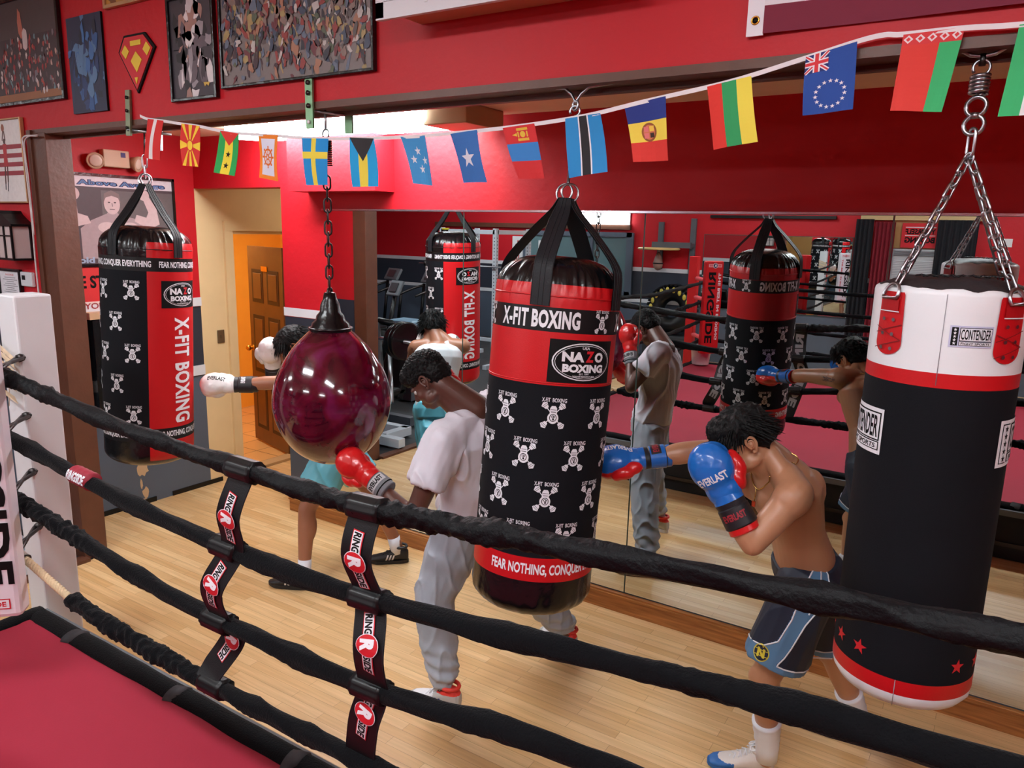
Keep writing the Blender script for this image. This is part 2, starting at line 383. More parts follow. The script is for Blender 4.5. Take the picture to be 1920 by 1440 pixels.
# --- opening plane wall: left part, header
mb = MB(); XP = -5.25
banded(mb, XL, XP+.03, YF, YB, ZH, 'x'); mb.box(((XL+XR)/2, (YF+YB)/2, (ZH+ZC+.1)/2), (XR-XL, YB-YF, ZC+.1-ZH), RED)
struct(mb, 'wall_front')
mb = MB(); mb.box(((XL+XP)/2, YF-.006, 1.605), (XP-XL, .014, .095), WTRIM); mb.box(((XL+XP)/2, YF-.006, 1.13), (XP-XL, .014, .04), WTRIM); struct(mb, 'trim_5')
mb = MB(); mb.box(((XP+XR)/2, (YF+YB)/2+.005, ZH-.012), (XR-XP, YB-YF+.02, .03), BROWN); mb.box(((XP+XR)/2, YB-.02, ZH-.03), (XR-XP, .03, .03), BROWN); struct(mb, 'trim_header')
mb = MB(); mb.box((XP+.09, (YF+YB)/2, ZH/2-.01), (.16, YB-YF+.02, ZH-.02), BROWN, bev=.004); mb.box((XP-.005, YF-.012, ZH/2), (.05, .02, ZH), BROWN)
struct(mb, 'trim_post')
# --- other walls and ceilings
mb = MB(); banded(mb, XL, XR, YFAR-.15, YFAR, ZC, 'x'); struct(mb, 'wall_far')
mb = MB(); mb.box(((XL+XR)/2, YFAR+.006, 1.625), (XR-XL, .014, .075), WTRIM); mb.box(((XL+XR)/2, YFAR+.006, 1.03), (XR-XL, .014, .07), WTRIM)
mb.box((XL+.006, -1.5, 1.625), (.014, 8, .075), WTRIM); mb.box((XL+.006, -1.5, 1.03), (.014, 8, .07), WTRIM)
mb.box((-8.4, YFAR+.03, 2.40), (4.7, .06, .09), BROWN); struct(mb, 'trim_6')
mb = MB(); banded(mb, XL-.15, XL, YFAR-.2, YB, ZC, 'y'); struct(mb, 'wall_gym_end')
mb = MB(); banded(mb, XR, XR+.15, YFAR-.2, 4.3, ZC, 'y'); struct(mb, 'wall_right')
mb = MB(); mb.box(((XL+XR)/2, (YFAR+YF)/2, ZC+.05), (XR-XL, YF-YFAR+.1, .1), CEIL); struct(mb, 'ceiling')
mb = MB(); mb.box(((XS+XR)/2, (YB+YM)/2, ZN+.03), (XR-XS+.2, YM-YB+.1, .06), CEIL); struct(mb, 'ceiling_niche')
mb = MB(); mb.box((-3.97, 3.94, 2.76), (.84, .20, .45), RED); struct(mb, 'wall_soffit')
# worn patches on the side wall
mb = MB(); BARE = mat('bare_plaster', (196,168,132), .7)
d = Decal(); rnd = random.Random(3)
for (u, v, a, b) in ((3.40, .30, .055, .07), (3.41, .10, .03, .05), (3.40, .03, .02, .03), (3.38, .18, .012, .05), (3.19, .68, .03, .02)):
    d.poly([(u+a*cos(2*pi*i/14)*rnd.uniform(.6,1.1), v+b*sin(2*pi*i/14)*rnd.uniform(.6,1.1)) for i in range(14)], BARE)
d.put(mb, lambda u, v, l: (XS+l, u, v)); o = mb.build('trim_7'); o['kind'] = 'structure'
# --- mirror panels and oak board along the mirror wall
edges = [-4.21, -2.96, -1.71, -.46, .79, 2.04]
nm = ['tall wall mirror panel nearest the cream hallway, behind the teardrop bag', 'tall wall mirror panel behind the man in the white T-shirt', 'tall wall mirror panel reflecting the shirtless boxer and ring ropes', 'tall wall mirror panel behind the white-topped punch bag', 'tall wall mirror panel past the white-topped bag']
EDGE = mat('mirror_edge', (60,84,78), .3)
for i in range(5):
    mb = MB(); x0, x1 = edges[i]+.0012, edges[i+1]-.0012
    mb.box(((x0+x1)/2, YM-.001, (2.41+.13)/2), (x1-x0, .006, 2.41-.13), EDGE)
    mb.add([(x0+.003, YM-.0045, .133), (x1-.003, YM-.0045, .133), (x1-.003, YM-.0045, 2.407), (x0+.003, YM-.0045, 2.407)], [(0,1,2,3)], MIRROR)
    o = mb.build('wall_mirror'); tag(o, nm[i], 'mirror', 'mirror panels along the back wall')
mb = MB()
for x0, x1 in ((-4.69, -2.62), (-2.615, -.16), (-.155, 2.3)):
    mb.box(((x0+x1)/2, YM-.012, .062), (x1-x0, .028, .124), OAK, bev=.003); mb.box(((x0+x1)/2, YM-.018, .105), (x1-x0, .038, .012), OAK)
struct(mb, 'baseboard_back')
mb = MB(); mb.box((-.5, YM-.008, 2.415), (7.5, .01, .012), mat('mirror_channel', (200,190,200), .2, metal=1)); struct(mb, 'trim_8')

# --- light fixtures
def fixture(name, label, c, L_, W_, lampm, z, hang=0, grp='ceiling light fixtures', rounded=False):
    t = empty(name, label, 'light fixture', (c[0], c[1], z), grp)
    if rounded:      # long wraparound diffuser with a rounded left end and a beige end box
        mb = MB(); n = 14; out = []
        for i in range(n+1):
            a = pi/2+pi*i/n; out.append((-L_/2+.28+.28*cos(a)*1.1, W_/2*sin(a)))
        out += [(L_/2-.22, -W_/2), (L_/2-.22, W_/2)]
        mb.prism(out, -.085, -.012, lampm); mb.build('diffuser', t)
        mb = MB(); mb.prism([(x*1.0, y*1.06) for x, y in out], -.012, 0, WHITEP); mb.build('housing', t)
        mb = MB(); mb.box((L_/2-.07, 0, -.055), (.30, W_*.9, .11), mat('beige_metal', (176,150,116), .5), bev=.006); mb.build('end_cap', t)
    else:
        mb = MB(); mb.box((0, 0, -.05), (L_-.04, W_-.03, .05), lampm, bev=.01); mb.build('diffuser', t)
        mb = MB(); mb.box((0, 0, -.012), (L_, W_, .025), WHITEP)
        mb.box((L_/2, 0, -.035), (.02, W_, .06), WHITEP); mb.box((-L_/2, 0, -.035), (.02, W_, .06), WHITEP)
        if hang:
            for x in (-L_*.4, L_*.4): mb.tube([(x, 0, 0), (x, 0, hang)], .004, DSTEEL, 6)
        mb.build('housing', t)
    return t
fixture('wraparound_light', 'long white wraparound fluorescent light above the teardrop bag', (-3.72, 3.72), 2.1, .42, LAMPN, ZN, grp=None, rounded=True)
for k, (x, y) in enumerate(((-3.4, .2), (-.6, .2), (1.9, .2), (-3.4, -3.4), (.3, -3.4), (-7.2, -.6), (-10.3, -.6), (-8.6, -4.0))):
    fixture('ceiling_light', 'white fluorescent ceiling fixture over the gym, out of the mirror view', (x, y), 1.25, .34, LAMP, ZC-.16, .15, 'gym ceiling fixtures')
LAMPW = lamp_mat('added_room_diffuser', (1.0,.86,.62), 22)
fixture('ceiling_light', 'added warm square light brightening the orange room beyond the doorway', (-6.9, 5.0), .6, .6, LAMPW, 2.64, 0, 'added side room lights')  # unseen lamp, added to brighten the orange walls and tile
fixture('ceiling_light', 'added warm light brightening the cream hallway, unseen above the opening', (-5.15, 5.2), .4, .3, lamp_mat('added_hallway_diffuser', (1.0,.9,.74), 9), 2.79, 0, 'added side room lights')  # added out of view to lift the dark hallway
t = empty('wall_light', 'glowing white light panel above the brown ledge, in the mirror', 'light', (-6.6, YFAR+.06, 2.57))
mb = MB(); mb.box((0, 0, 0), (1.0, .06, .22), LAMPN); mb.build('diffuser', t)
mb = MB(); mb.box((0, -.035, 0), (1.06, .02, .27), WHITEP); mb.build('housing', t)
# ================================================================== BAGS
def chain(mb, p0, p1, ll=.032, wr=.0035, m_=STEEL, wd=.42):
    p0, p1 = V(p0), V(p1); d = p1-p0; n = max(1, int(d.length/(ll*.78))); st = d/n; ax = d.normalized(); a = ax.orthogonal().normalized(); b = ax.cross(a)
    for i in range(n):
        c = p0+st*(i+.5); s_ = a if i % 2 else b; hl = d.length/n*.64; w_ = ll*wd*.5
        pts = [c+ax*(hl-w_)+ (s_*w_*cos(t)+ax*w_*sin(t)) for t in [pi*k/5 for k in range(6)]]+[c-ax*(hl-w_)-(s_*w_*cos(t)+ax*w_*sin(t)) for t in [pi*k/5 for k in range(6)]]
        mb.tube(pts, wr, m_, 6, closed=True)
def spring(mb, c, z0, z1, r, wr, turns, m_):
    n = turns*14
    mb.tube([(c[0]+r*cos(2*pi*i/14), c[1]+r*sin(2*pi*i/14), z0+(z1-z0)*i/n) for i in range(n+1)], wr, m_, 6)
def hook(mb, c, z, r, wr, m_, ang=0, a0=-.4, a1=1.55):
    n = 16; mb.tube([(c[0]+cos(ang)*r*cos(a), c[1]+sin(ang)*r*cos(a), z+r*sin(a)) for a in [pi*(a0+(a1-a0)*i/n) for i in range(n+1)]], wr, m_, 7)
XF = Decal()           # white emblem: crossed dumbbells behind a round-bodied kettlebell figure, words above
def mk_xf(D, mt, dk):
    D.text('X-FIT', -.029, .047, .030, .015, mt, 0, .015); D.text('BOXING', .020, .047, .052, .015, mt, 0, .015)
    for sx in (-1, 1):
        D.line(sx*.036, .032, -sx*.036, -.050, .003, mt)
        for sy, yy in ((1, .022), (-1, -.040)):
            a = atan2(sy*1.0, sx*.9); cx, cy = sx*.027, yy
            for q_ in (.003, .009): D.line(cx+q_*cos(a)-.010*sin(a), cy+q_*sin(a)+.010*cos(a), cx+q_*cos(a)+.010*sin(a), cy+q_*sin(a)-.010*cos(a), .0014, dk, 1)
            D.poly([(cx-.007*cos(a)-.006*sin(a), cy-.007*sin(a)+.006*cos(a)), (cx-.007*cos(a)+.006*sin(a), cy-.007*sin(a)-.006*cos(a)),
                    (cx+.011*cos(a)+.013*sin(a), cy+.011*sin(a)-.013*cos(a)), (cx+.019*cos(a), cy+.019*sin(a)), (cx+.011*cos(a)-.013*sin(a), cy+.011*sin(a)+.013*cos(a))], mt)
    D.ell(0, -.018, .020, .021, mt, 1); D.poly([(-.013,-.002),(.013,-.002),(.012,.018),(.007,.026),(-.007,.026),(-.012,.018)], mt, 1); D.rect(0, .004, .018, .0022, dk, 2); D.rect(0, .012, .020, .0018, dk, 2)
    D.ell(0, -.017, .013, .014, dk, 2); D.ell(0, -.017, .0105, .0115, mt, 3); D.ell(0, -.013, .006, .005, dk, 4); D.rect(.001, -.022, .006, .007, dk, 4); D.ell(-.001, -.013, .003, .0025, mt, 5)
    return D
mk_xf(XF, PRINTW, PRINTK)
def patch_logo():      # black rectangle, ringed oval, two lines of lettering
    D = Decal(); D.rect(0, 0, .27, .155, PRINTK, 0)
    D.ell(0, 0, .123, .068, PRINTW, 1); D.ell(0, 0, .118, .064, PRINTK, 2); D.ell(0, 0, .113, .060, PRINTW, 3); D.ell(0, 0, .111, .0585, PRINTK, 4)
    D.text('NA', -.046, .018, .084, .036, PRINTW, 5, .055); D.text('Z', .018, .020, .034, .040, PRINTR, 6, .05); D.text('O', .060, .018, .040, .036, PRINTW, 5, .055)
    D.text('BOXING', 0, -.023, .168, .030, PRINTW, 5, .055); D.text('USA', 0, .050, .030, .010, PRINTW, 5, .02); D.text('EST. 1997', 0, -.043, .04, .006, PRINTW, 5); D.text('DESIGNER-MANUFACTURER', 0, -.052, .09, .006, PRINTW, 5)
    return D
PATCH = patch_logo()
def quat_down(lx, ly): return V((0,0,1)).rotation_difference(V((-lx, -ly, 1)).normalized())
def strap_xfit(t, r, z_ring, z_top, z_bot, angs, wd=.072):
    for a in angs:
        mb = MB(); ca, sa = cos(a), sin(a); tx, ty = -sa, ca
        pts = [(.022, z_ring-.012), (.05, z_ring-.06), (r*.55, z_top+.085), (r*.86, z_top+.005), (r*.985, z_top-.04), (r+.004, z_top-.085), (r+.006, z_bot)]
        prof = catmull([V((p[0], 0, p[1])) for p in pts], 4); n = len(prof)
        for k in range(n-1):
            p, q = prof[k], prof[k+1]; w0 = wd*(.62+.38*min(1, k/6)); w1 = wd*(.62+.38*min(1, (k+1)/6))
            tn = (q-p).normalized(); nx, nz = -tn.z, tn.x
            if nx < 0: nx, nz = -nx, -nz
            for (off, mt) in ((.003, WEB), (-.001, WEB)):
                mb.add([(ca*(v.x+nx*off)+tx*w_*s_, sa*(v.x+nx*off)+ty*w_*s_, v.z+nz*off) for v, w_ in ((p, w0), (q, w1)) for s_ in (-.5, .5)], [(0, 1, 3, 2)], mt)
            for s_ in (-.5, .5, -.12, .12):
                mb.tube([(ca*(v.x+nx*.003)+tx*w_*s_*.94, sa*(v.x+nx*.003)+ty*w_*s_*.94, v.z+nz*.003) for v, w_ in ((p, w0), (q, w1))], .0016, WEB, 5, caps=False)
        mb.build('strap', t)
# ---- middle X-FIT bag
def bag_profile(z_top, z_bot, r, rt=.13, rb=.085, marks=()):
    p = []
    for i in range(9):
        a = pi/2*i/8; p.append((r*.35+(r-r*.35)*sin(a) if i else .02, z_bot+rb*(1-cos(a))))
    p[0] = (.02, z_bot)
    mid = sorted(set([round(z, 4) for z in marks if z_bot+rb < z < z_top-rt]+[z_bot+rb+(z_top-rt-z_bot-rb)*k/14 for k in range(1, 14)]))
    p += [(r, z) for z in mid]
    for i in range(10):
        a = pi/2*i/9; p.append((r*max(0, cos(a))**.55, z_top-rt+rt*sin(a)))
    p[-1] = (.01, z_top)
    return p
def wrinkle(mb, z0, z1, amp, n, seed, r):
    for i, v in enumerate(mb.v):
        x, y, z = v; rr = sqrt(x*x+y*y)
        if z0 < z < z1 and rr > .05:
            th = atan2(y, x); k = noise.noise(V((th*n, z*9, seed)))*amp*sin(pi*(z-z0)/(z1-z0))
            mb.v[i] = (x*(1+k/rr), y*(1+k/rr), z)
def xfit_bag(label, hookpos, zr, lean, r, ztop, zbot, build):
    zh = hookpos[2]; t = empty('heavy_bag', label, 'punching bag', hookpos, 'black and red lettered punch bags hanging from the header', quat_down(*lean))
    mb = MB(); build(mb, r, ztop-zh, zbot-zh, zh); mb.build('bag_body', t)
    return t, zh
def build_mid(mb, r, zt, zb, zh):
    zs = [2.10-zh, 2.018-zh, 1.932-zh, 1.742-zh, 1.097-zh, 1.005-zh]
    pr = bag_profile(zt, zb, r, .16, .09, zs+[2.055-zh])
    def mm(i, th):
        z = (pr[i][1]+pr[i+1][1])/2+zh
        if z > 2.10: return BLACKSH
        if z > 2.018: return REDV
        if z > 1.932: return BLACK
        if z > 1.742: return REDV
        if z > 1.097: return BLACKC
        if z > 1.005: return REDV
        return BLACKSH
    mb.lathe(pr, mm, 192); wrinkle(mb, 2.03-zh, 2.2-zh, .012, 9, 2.0, r); wrinkle(mb, 2.055-zh, 2.19-zh, .013, 22, 4.0, r); wrinkle(mb, zb, 1.0-zh, .006, 8, 5.0, r)
    th0 = atan2(-2.55, 1.40); g = .018
    mb.torus((0, 0, 2.058-zh), r+.001, .003, REDV, n=96, k=6); mb.torus((0, 0, 1.75-zh), r+.0005, .002, REDV, n=96, k=5)
    C = lambda dth, z: cylmap((0, 0), r+.0006, th0+R(dth), z-zh)
    for k in range(3):
        Decal().text('X-FIT', -.098, 0, .120, .064, PRINTW, 0, .035, ls=1.12).text('BOXING', .064, 0, .176, .064, PRINTW, 0, .045, ls=1.08).put(mb, C(-14.5+k*120, 1.976), g)
        Decal().merge(XF, 0, 0, .75).put(mb, C(45+k*120, 1.979), g)
    Decal().merge(PATCH, 0, 0, 1).put(mb, C(30, 1.832), g)
    for row, z in enumerate((1.643, 1.488, 1.333, 1.178)):
        for k in range(8):
            Decal().merge(XF, 0, 0, 1.0).put(mb, C(6+45*k-(22.5 if row % 2 else 0), z), g)
    for k in range(2):
        Decal().text('FEAR NOTHING, CONQUER EVERYTHING', 0, 0, .56, .048, PRINTW, 0, .03).put(mb, C(28+180*k, 1.05), g)
t, zh = xfit_bag('black and red lettered heavy bag between the white T-shirt boxer and the shirtless boxer', (-1.400, 2.60, 2.84), 2.435, (-.021, -.085), .237, 2.205, .83, build_mid)
th0 = atan2(-2.55, 1.40)
strap_xfit(t, .237, 2.43-zh, 2.205-zh, 2.022-zh, [th0+R(a) for a in (-14, 62, 152, 242)])
mb = MB()
for a in (.3, -.5): mb.torus((.012*(1 if a > 0 else -1), 0, 2.44-zh), .033, .0042, STEEL, nrm=V((cos(a+th0), sin(a+th0), .1)), n=24)
mb.build('ring', t)
mb = MB(); mb.tube([(0, 0, 2.47-zh), (0, 0, 2.66-zh)], .006, STEEL); spring(mb, (0, 0), 2.665-zh, 2.71-zh, .022, .0045, 4, DSTEEL); hook(mb, (0, 0), 2.735-zh, .018, .0045, STEEL, .4, -.5, 1.2); mb.build('spring_hook', t)
mb = MB(); x0 = 0
mb.tube([(-.16, 0, -.012), (-.05, 0, -.022), (-.02, 0, -.045), (0, 0, -.075), (.02, 0, -.045), (.05, 0, -.022), (.16, 0, -.012)], .006, STEEL, 8); mb.torus((0, 0, -.085), .017, .005, STEEL, nrm=V((.3,1,0)), sx=.8)
mb.build('hanger_bracket', t)
# ---- left X-FIT bag
def build_left(mb, r, zt, zb, zh):
    zs = [z-zh for z in (2.19, 2.105, 2.03, 1.14, 1.066)]
    pr = bag_profile(zt, zb, r, .13, .09, zs)
    th0 = atan2(-2.6, 4.14)
    def mm(i, th):
        z = (pr[i][1]+pr[i+1][1])/2+zh; d = (math.degrees(th-th0)+360) % 360; red = d < 105
        if z > 2.185: return BLACKSH
        if z > 2.105: return REDV if red else BLACKSH
        if z > 2.03: return BLACK
        if z > 1.14: return REDV if red else BLACKC
        if z > 1.066: return BLACK
        return REDV if (red and z > .95) else BLACKSH
    mb.lathe(pr, mm, 168); wrinkle(mb, 2.1-zh, 2.26-zh, .010, 9, 1.0, r); wrinkle(mb, 2.15-zh, 2.26-zh, .011, 20, 4.0, r)
    C = lambda dth, z: cylmap((0, 0), r+.0006, th0+R(dth), z-zh); g = .018
    mb.torus((0, 0, 2.15-zh), r+.0005, .0025, BLACK, n=96, k=6)
    for k in range(3):
        Decal().text('FEAR NOTHING, CONQUER EVERYTHING', 0, 0, .47, .040, PRINTW, 0, .03).put(mb, C(70+k*120, 2.067), g)
        Decal().text('FEAR NOTHING, CONQUER EVERYTHING', 0, 0, .47, .040, PRINTW, 0, .03).put(mb, C(62+k*120, 1.103), g)
    Decal().merge(PATCH, 0, 0, .98).put(mb, C(48, 1.905), g)
    Decal().text('X-FIT BOXING', 0, 0, .61, .118, PRINTW, 0, .035, rot=-pi/2, ls=1.10).put(mb, C(48, 1.47), g)
    for row in range(5):
        for k in range(8):
            dth = -19+45*k-(22.5 if row % 2 else 0); a = dth % 360
            if a > 350 or a < 112: continue
            Decal().merge(XF, 0, 0, .95).put(mb, C(dth, 1.925-.175*row), g)
t, zh = xfit_bag('black and red lettered heavy bag nearest the brown post, in front of the bodybuilder poster', (-4.13, 2.605, 2.84), 2.52, (-.02, -.045), .243, 2.275, .895, build_left)
th0 = atan2(-2.6, 4.14)
strap_xfit(t, .243, 2.52-zh, 2.27-zh, 2.11-zh, [th0+R(a) for a in (-42, 40, 138, 220)], .056)
mb = MB()
for a in (.6, -.6): mb.torus((.012*(1 if a > 0 else -1), 0, 2.53-zh), .034, .0042, STEEL, nrm=V((cos(a+th0), sin(a+th0), .1)), n=24)
mb.build('ring', t)
mb = MB(); chain(mb, (0, 0, 2.545-zh), (0, 0, 2.66-zh), .06, .004); mb.tube([(0, 0, 2.66-zh), (0, 0, 2.80-zh)], .0045, DSTEEL); mb.build('hanging_chain', t)
mb = MB()
mb.box((-.03, -.07, .04), (.042, .012, .24), mat('olive_metal', (122,130,104), .4, metal=.6)); mb.box((.02, .08, -.02), (.042, .012, .24), STEEL); mb.tube([(-.03, -.08, -.05), (.10, .10, -.05)], .008, STEEL)
for z in (.12, .05, -.04): mb.tube([(-.03, -.078, z), (-.03, -.086, z)], .009, DSTEEL, 8)
mb.build('hanger_bracket', t)

# ---- teardrop bag
DROPM = bpy.data.materials.new('teardrop_vinyl'); DROPM.use_nodes = True; nt = DROPM.node_tree; N = nt.nodes; L = nt.links; b = N['Principled BSDF']
tc = N.new('ShaderNodeTexCoord'); nz = N.new('ShaderNodeTexNoise'); nz.inputs['Scale'].default_value = 4.5; nz.inputs['Detail'].default_value = 3; nz.inputs['Distortion'].default_value = 1.6
cr = N.new('ShaderNodeValToRGB'); e = cr.color_ramp.elements; e[0].position = .30; e[0].color = rgb(40,3,17); e[1].position = .74; e[1].color = rgb(112,30,78)
k_ = e.new(.5); k_.color = rgb(88,8,34)
L.new(tc.outputs['Object'], nz.inputs['Vector']); L.new(nz.outputs['Fac'], cr.inputs[0]); L.new(cr.outputs[0], b.inputs['Base Color'])
b.inputs['Roughness'].default_value = .12; b.inputs['Coat Weight'].default_value = .6; b.inputs['Coat Roughness'].default_value = .03
t = empty('teardrop_bag', 'glossy burgundy teardrop punch bag on a chain, in front of the tank-top boxer', 'punching bag', (-2.705, 2.60, 2.84))
zh = 2.84
pr = [(.01, 1.140), (.08, 1.150), (.15, 1.185), (.205, 1.235), (.248, 1.300), (.275, 1.37), (.287, 1.44), (.284, 1.50), (.270, 1.56), (.245, 1.62), (.210, 1.68), (.170, 1.735), (.130, 1.775), (.098, 1.805), (.085, 1.82)]
pp = catmull([V((a, 0, z)) for a, z in pr], 4)
mb = MB(); mb.lathe([(max(.004, p.x), p.z-zh) for p in pp], DROPM, 72); mb.build('bag_body', t)
mb = MB(); mb.lathe([(.100, 1.795-zh), (.102, 1.815-zh), (.092, 1.825-zh), (.088, 1.84-zh), (.070, 1.855-zh), (.066, 1.875-zh), (.050, 1.895-zh), (.046, 1.93-zh), (.034, 1.955-zh), (.028, 1.985-zh), (.012, 1.99-zh)], BLACKSH, 36)
mb.torus((0, 0, 1.815-zh), .101, .006, BLACKSH, n=36); mb.torus((0, 0, 1.985-zh), .022, .007, DSTEEL, nrm=V((1, .4, 0))); mb.build('neck_cap', t)
mb = MB(); chain(mb, (0, 0, 2.005-zh), (0, 0, 2.575-zh), .062, .0048, DSTEEL, .5); mb.build('hanging_chain', t)
mb = MB(); spring(mb, (0, 0), 2.575-zh, 2.69-zh, .026, .0036, 14, DSTEEL); hook(mb, (0, 0), 2.715-zh, .02, .0045, STEEL, 0, -.5, 1.2)
mb.tube([(0, 0, 2.73-zh), (0, 0, -.02)], .006, STEEL); mb.tube([(-.07, -.03, -.02), (.09, .03, -.045)], .006, STEEL); mb.build('spring_hook', t)
GRB = mat('green_zinc', (126,168,128), .35, metal=.5)
mb = MB(); mb.box((.05, .10, -.04), (.046, .010, .15), GRB); mb.build('hanger_bracket', t)
mb = MB(); mb.box((-.03, -.065, .0), (.046, .010, .215), GRB)
for z in (.09, .045, -.01, -.08): mb.tube([(-.03, -.070, z), (-.03, -.078, z)], .011 if z != -.08 else .008, DSTEEL if z != -.08 else PRINTW, 10)
mb.build('hanger_bracket', t)

# ---- white-topped bag with chains
t = empty('heavy_bag_white', 'tall heavy bag with white top, red tabs and black body hanging on four chains', 'punching bag', (-.122, 2.60, 2.84)); t.name = 'heavy_bag'
r = .204; zh = 2.84; th0 = R(-87.3)
LIDM = mat('charcoal_lid_vinyl', (44,42,46), .5, bump=.2, bscale=25)
pr = [(.02, .868), (.09, .870), (.150, .876), (.185, .892), (.200, .915), (r, .937), (r, .960), (r, .985)]+[(r, z) for z in (1.1, 1.2, 1.3, 1.4, 1.5, 1.6, 1.7, 1.8, 1.893, 1.935, 2.0, 2.05, 2.1, 2.15)]+[(r-.002, 2.160), (r-.012, 2.168), (.15, 2.186), (.09, 2.194), (.01, 2.196)]
def mm(i, th):
    z = (pr[i][1]+pr[i+1][1])/2
    if z > 2.165: return LIDM
    if z > 1.935: return WHITEV
    if z > 1.893: return REDV
    if z > .985: return BLACKC
    if z > .937: return REDV
    return WHITEV
mb = MB(); mb.lathe([(a, z-zh) for a, z in pr], mm, 96)
for i, v in enumerate(mb.v):
    x, y, z = v; rr = sqrt(x*x+y*y); th = atan2(y, x)
    if z+zh > 2.162: mb.v[i] = (x, y, z+.012*noise.noise(V((x*12, y*12, 3)))+.005*noise.noise(V((x*34, y*14, 9))))
    if z+zh < .93 and rr > .05: k = .007*noise.noise(V((th*7, z*20, 3))); mb.v[i] = (x*(1+k/rr), y*(1+k/rr), z+k)
C = lambda dth, z: cylmap((0, 0), r+.0006, th0+R(dth), z-zh); g = .018
LBG = mat('label_lavender', (196,200,226), .6)
def contender(vert=False):
    D = Decal(); K = PRINTK; Wt = PRINTW
    D.rect(0, 0, .134, .066, LBG if not vert else Wt, 0); D.rect(-.051, 0, .020, .056, K, 1)
    if vert: D.rect(-.051, 0, .018, .053, Wt, 2)
    for k in range(5): D.star(-.051, -.021+.0105*k, .0055, K if vert else Wt, 3)
    D.rect(.013, .007, .100, .041, K, 1); D.rect(.013, .007, .096, .037, Wt, 2); D.text('CONTENDER', .013, .007, .092, .032, K, 3, .02)
    D.rect(.013, -.021, .100, .013, K, 1); D.rect(.013, -.021, .097, .010, Wt, 2); D.text('FIGHT SPORTS', .013, -.021, .088, .007, K, 3, .02)
    return D
Decal().merge(contender(), 0, 0, .82, sy=.9).put(mb, C(18.2, 2.042), g)
for a in (-68, 76, 180):
    contender(True).merge(Decal()).put(mb, C(a, 1.735), g) if False else Decal().merge(contender(True), 0, 0, 1.9, sy=2.1).put(mb, C(a-6 if a < 0 else a+14, 1.735), g)
for a in (-84, -58.8, -34.5, 47.3, 74, 100, 140, 165, 215, 240): Decal().star(0, 0, .026, PRINTR, 0, .1).put(mb, C(a, 1.047+.004*sin(a)), g)
for k in range(2): mb.tube([(cos(th0+R(-1.7))*(r+.0004), sin(th0+R(-1.7))*(r+.0004), z-zh) for z in ((.90, .985) if k else (1.90, 2.155))], .0012, mat('seam_thread', (150,150,156), .6), 5)
# lacing over the black lid, set slightly to the far side
lz = 2.192-zh; D0 = V((cos(th0+R(30)), sin(th0+R(30)), 0)); D1 = V((-D0.y, D0.x, 0))
for k in range(9):
    c = D1*(-.12+.03*k)+D0*.05+V((0, 0, lz+.006)); mb.tube([c-D0*.02-D1*.006, c+V((0, 0, .004)), c+D0*.02+D1*.008], .0025, BLACK, 5)
    mb.tube([c-D0*.02+D1*.014, c+V((0, 0, .005)), c+D0*.02-D1*.004], .0022, BLACK, 5)
Decal().text('TEAM', -.02, 0, .04, .016, PRINTW, 0).text('FIGHT', .03, 0, .05, .016, PRINTW, 0).put(mb, planemap(D0*-.03+D1*.10*0+V((.12, -.06, lz+.008)), V((1, 0, 0)), V((0, 1, 0))))
mb.build('bag_body', t)
ap = V((0, 0, 2.525-zh))
for a in (-44, 48, 136, 226):
    th = th0+R(a); cth = V((cos(th), sin(th), 0)); tg = V((-sin(th), cos(th), 0))
    tb = MB(); Cc = cylmap((0, 0), r+.001, th, 2.06-zh); D = Decal(); pl = []
    for i in range(17):
        x = pi*i/16; pl.append((-.047*cos(x+0)*1.0, -.055-.036*sin(x)))
    pl += [(.043, .085), (.040, .092), (-.040, .092), (-.043, .085)]
    D.poly(pl, REDV, 0); D.rect(0, .055, .060, .034, mat('red_vinyl_fold', (170,20,26), .35), 5); D.line(-.034, .036, .034, .036, .003, PRINTW, 6)
    for z in (.012, -.030, -.072):
        for x in (-.017, .017): D.ell(x, z, .0055, .0055, STEEL, 4, 12)
    D.line(-.045, -.03, .045, .0, .0022, mat('dark_red_thread', (110,10,16), .6), 3); D.line(-.045, -.075, .045, -.045, .0022, MATS['dark_red_thread'], 3); D.line(-.045, -.01, .045, -.045, .0022, MATS['dark_red_thread'], 3)
    D.put(tb, Cc, .012, .0012, .003); o = tb.build('strap_tab', t)
    s2 = MB(); dc = cth*(r+.010)+V((0, 0, 2.145-zh))
    pts = [dc+tg*.027*cos(x)+V((0, 0, 1))*.030*sin(x)-cth*.010*(sin(x)) for x in [-.35+(pi+.7)*i/12 for i in range(13)]]
    s2.tube(pts, .0052, STEEL, 8, closed=True); s2.build('ring', t)
    cb = MB(); chain(cb, cth*(r-.006)+V((0, 0, 2.172-zh)), ap+cth*.008, .050, .0038); cb.build('chain', t)
mb = MB(); mb.torus(ap+V((0, 0, .005)), .016, .004, STEEL, nrm=V((.2,1,0)), sx=.7); chain(mb, ap+V((0, 0, .02)), (0, 0, 2.605-zh), .058, .0048)
mb.torus((0, 0, 2.622-zh), .026, .0062, STEEL, nrm=V((.25,1,0))); mb.torus((0, 0, 2.672-zh), .026, .0062, STEEL, nrm=V((.25,1,0))); mb.tube([(0, 0, 2.640-zh), (0, 0, 2.655-zh)], .013, STEEL, 12)
mb.build('swivel', t)
mb = MB(); spring(mb, (0, 0), 2.705-zh, 2.755-zh, .022, .0052, 5, STEEL); hook(mb, (0, 0), 2.775-zh, .021, .0045, STEEL, .1, -.4, 1.2); mb.tube([(0, 0, 2.695-zh), (.01, 0, 2.71-zh)], .005, STEEL)
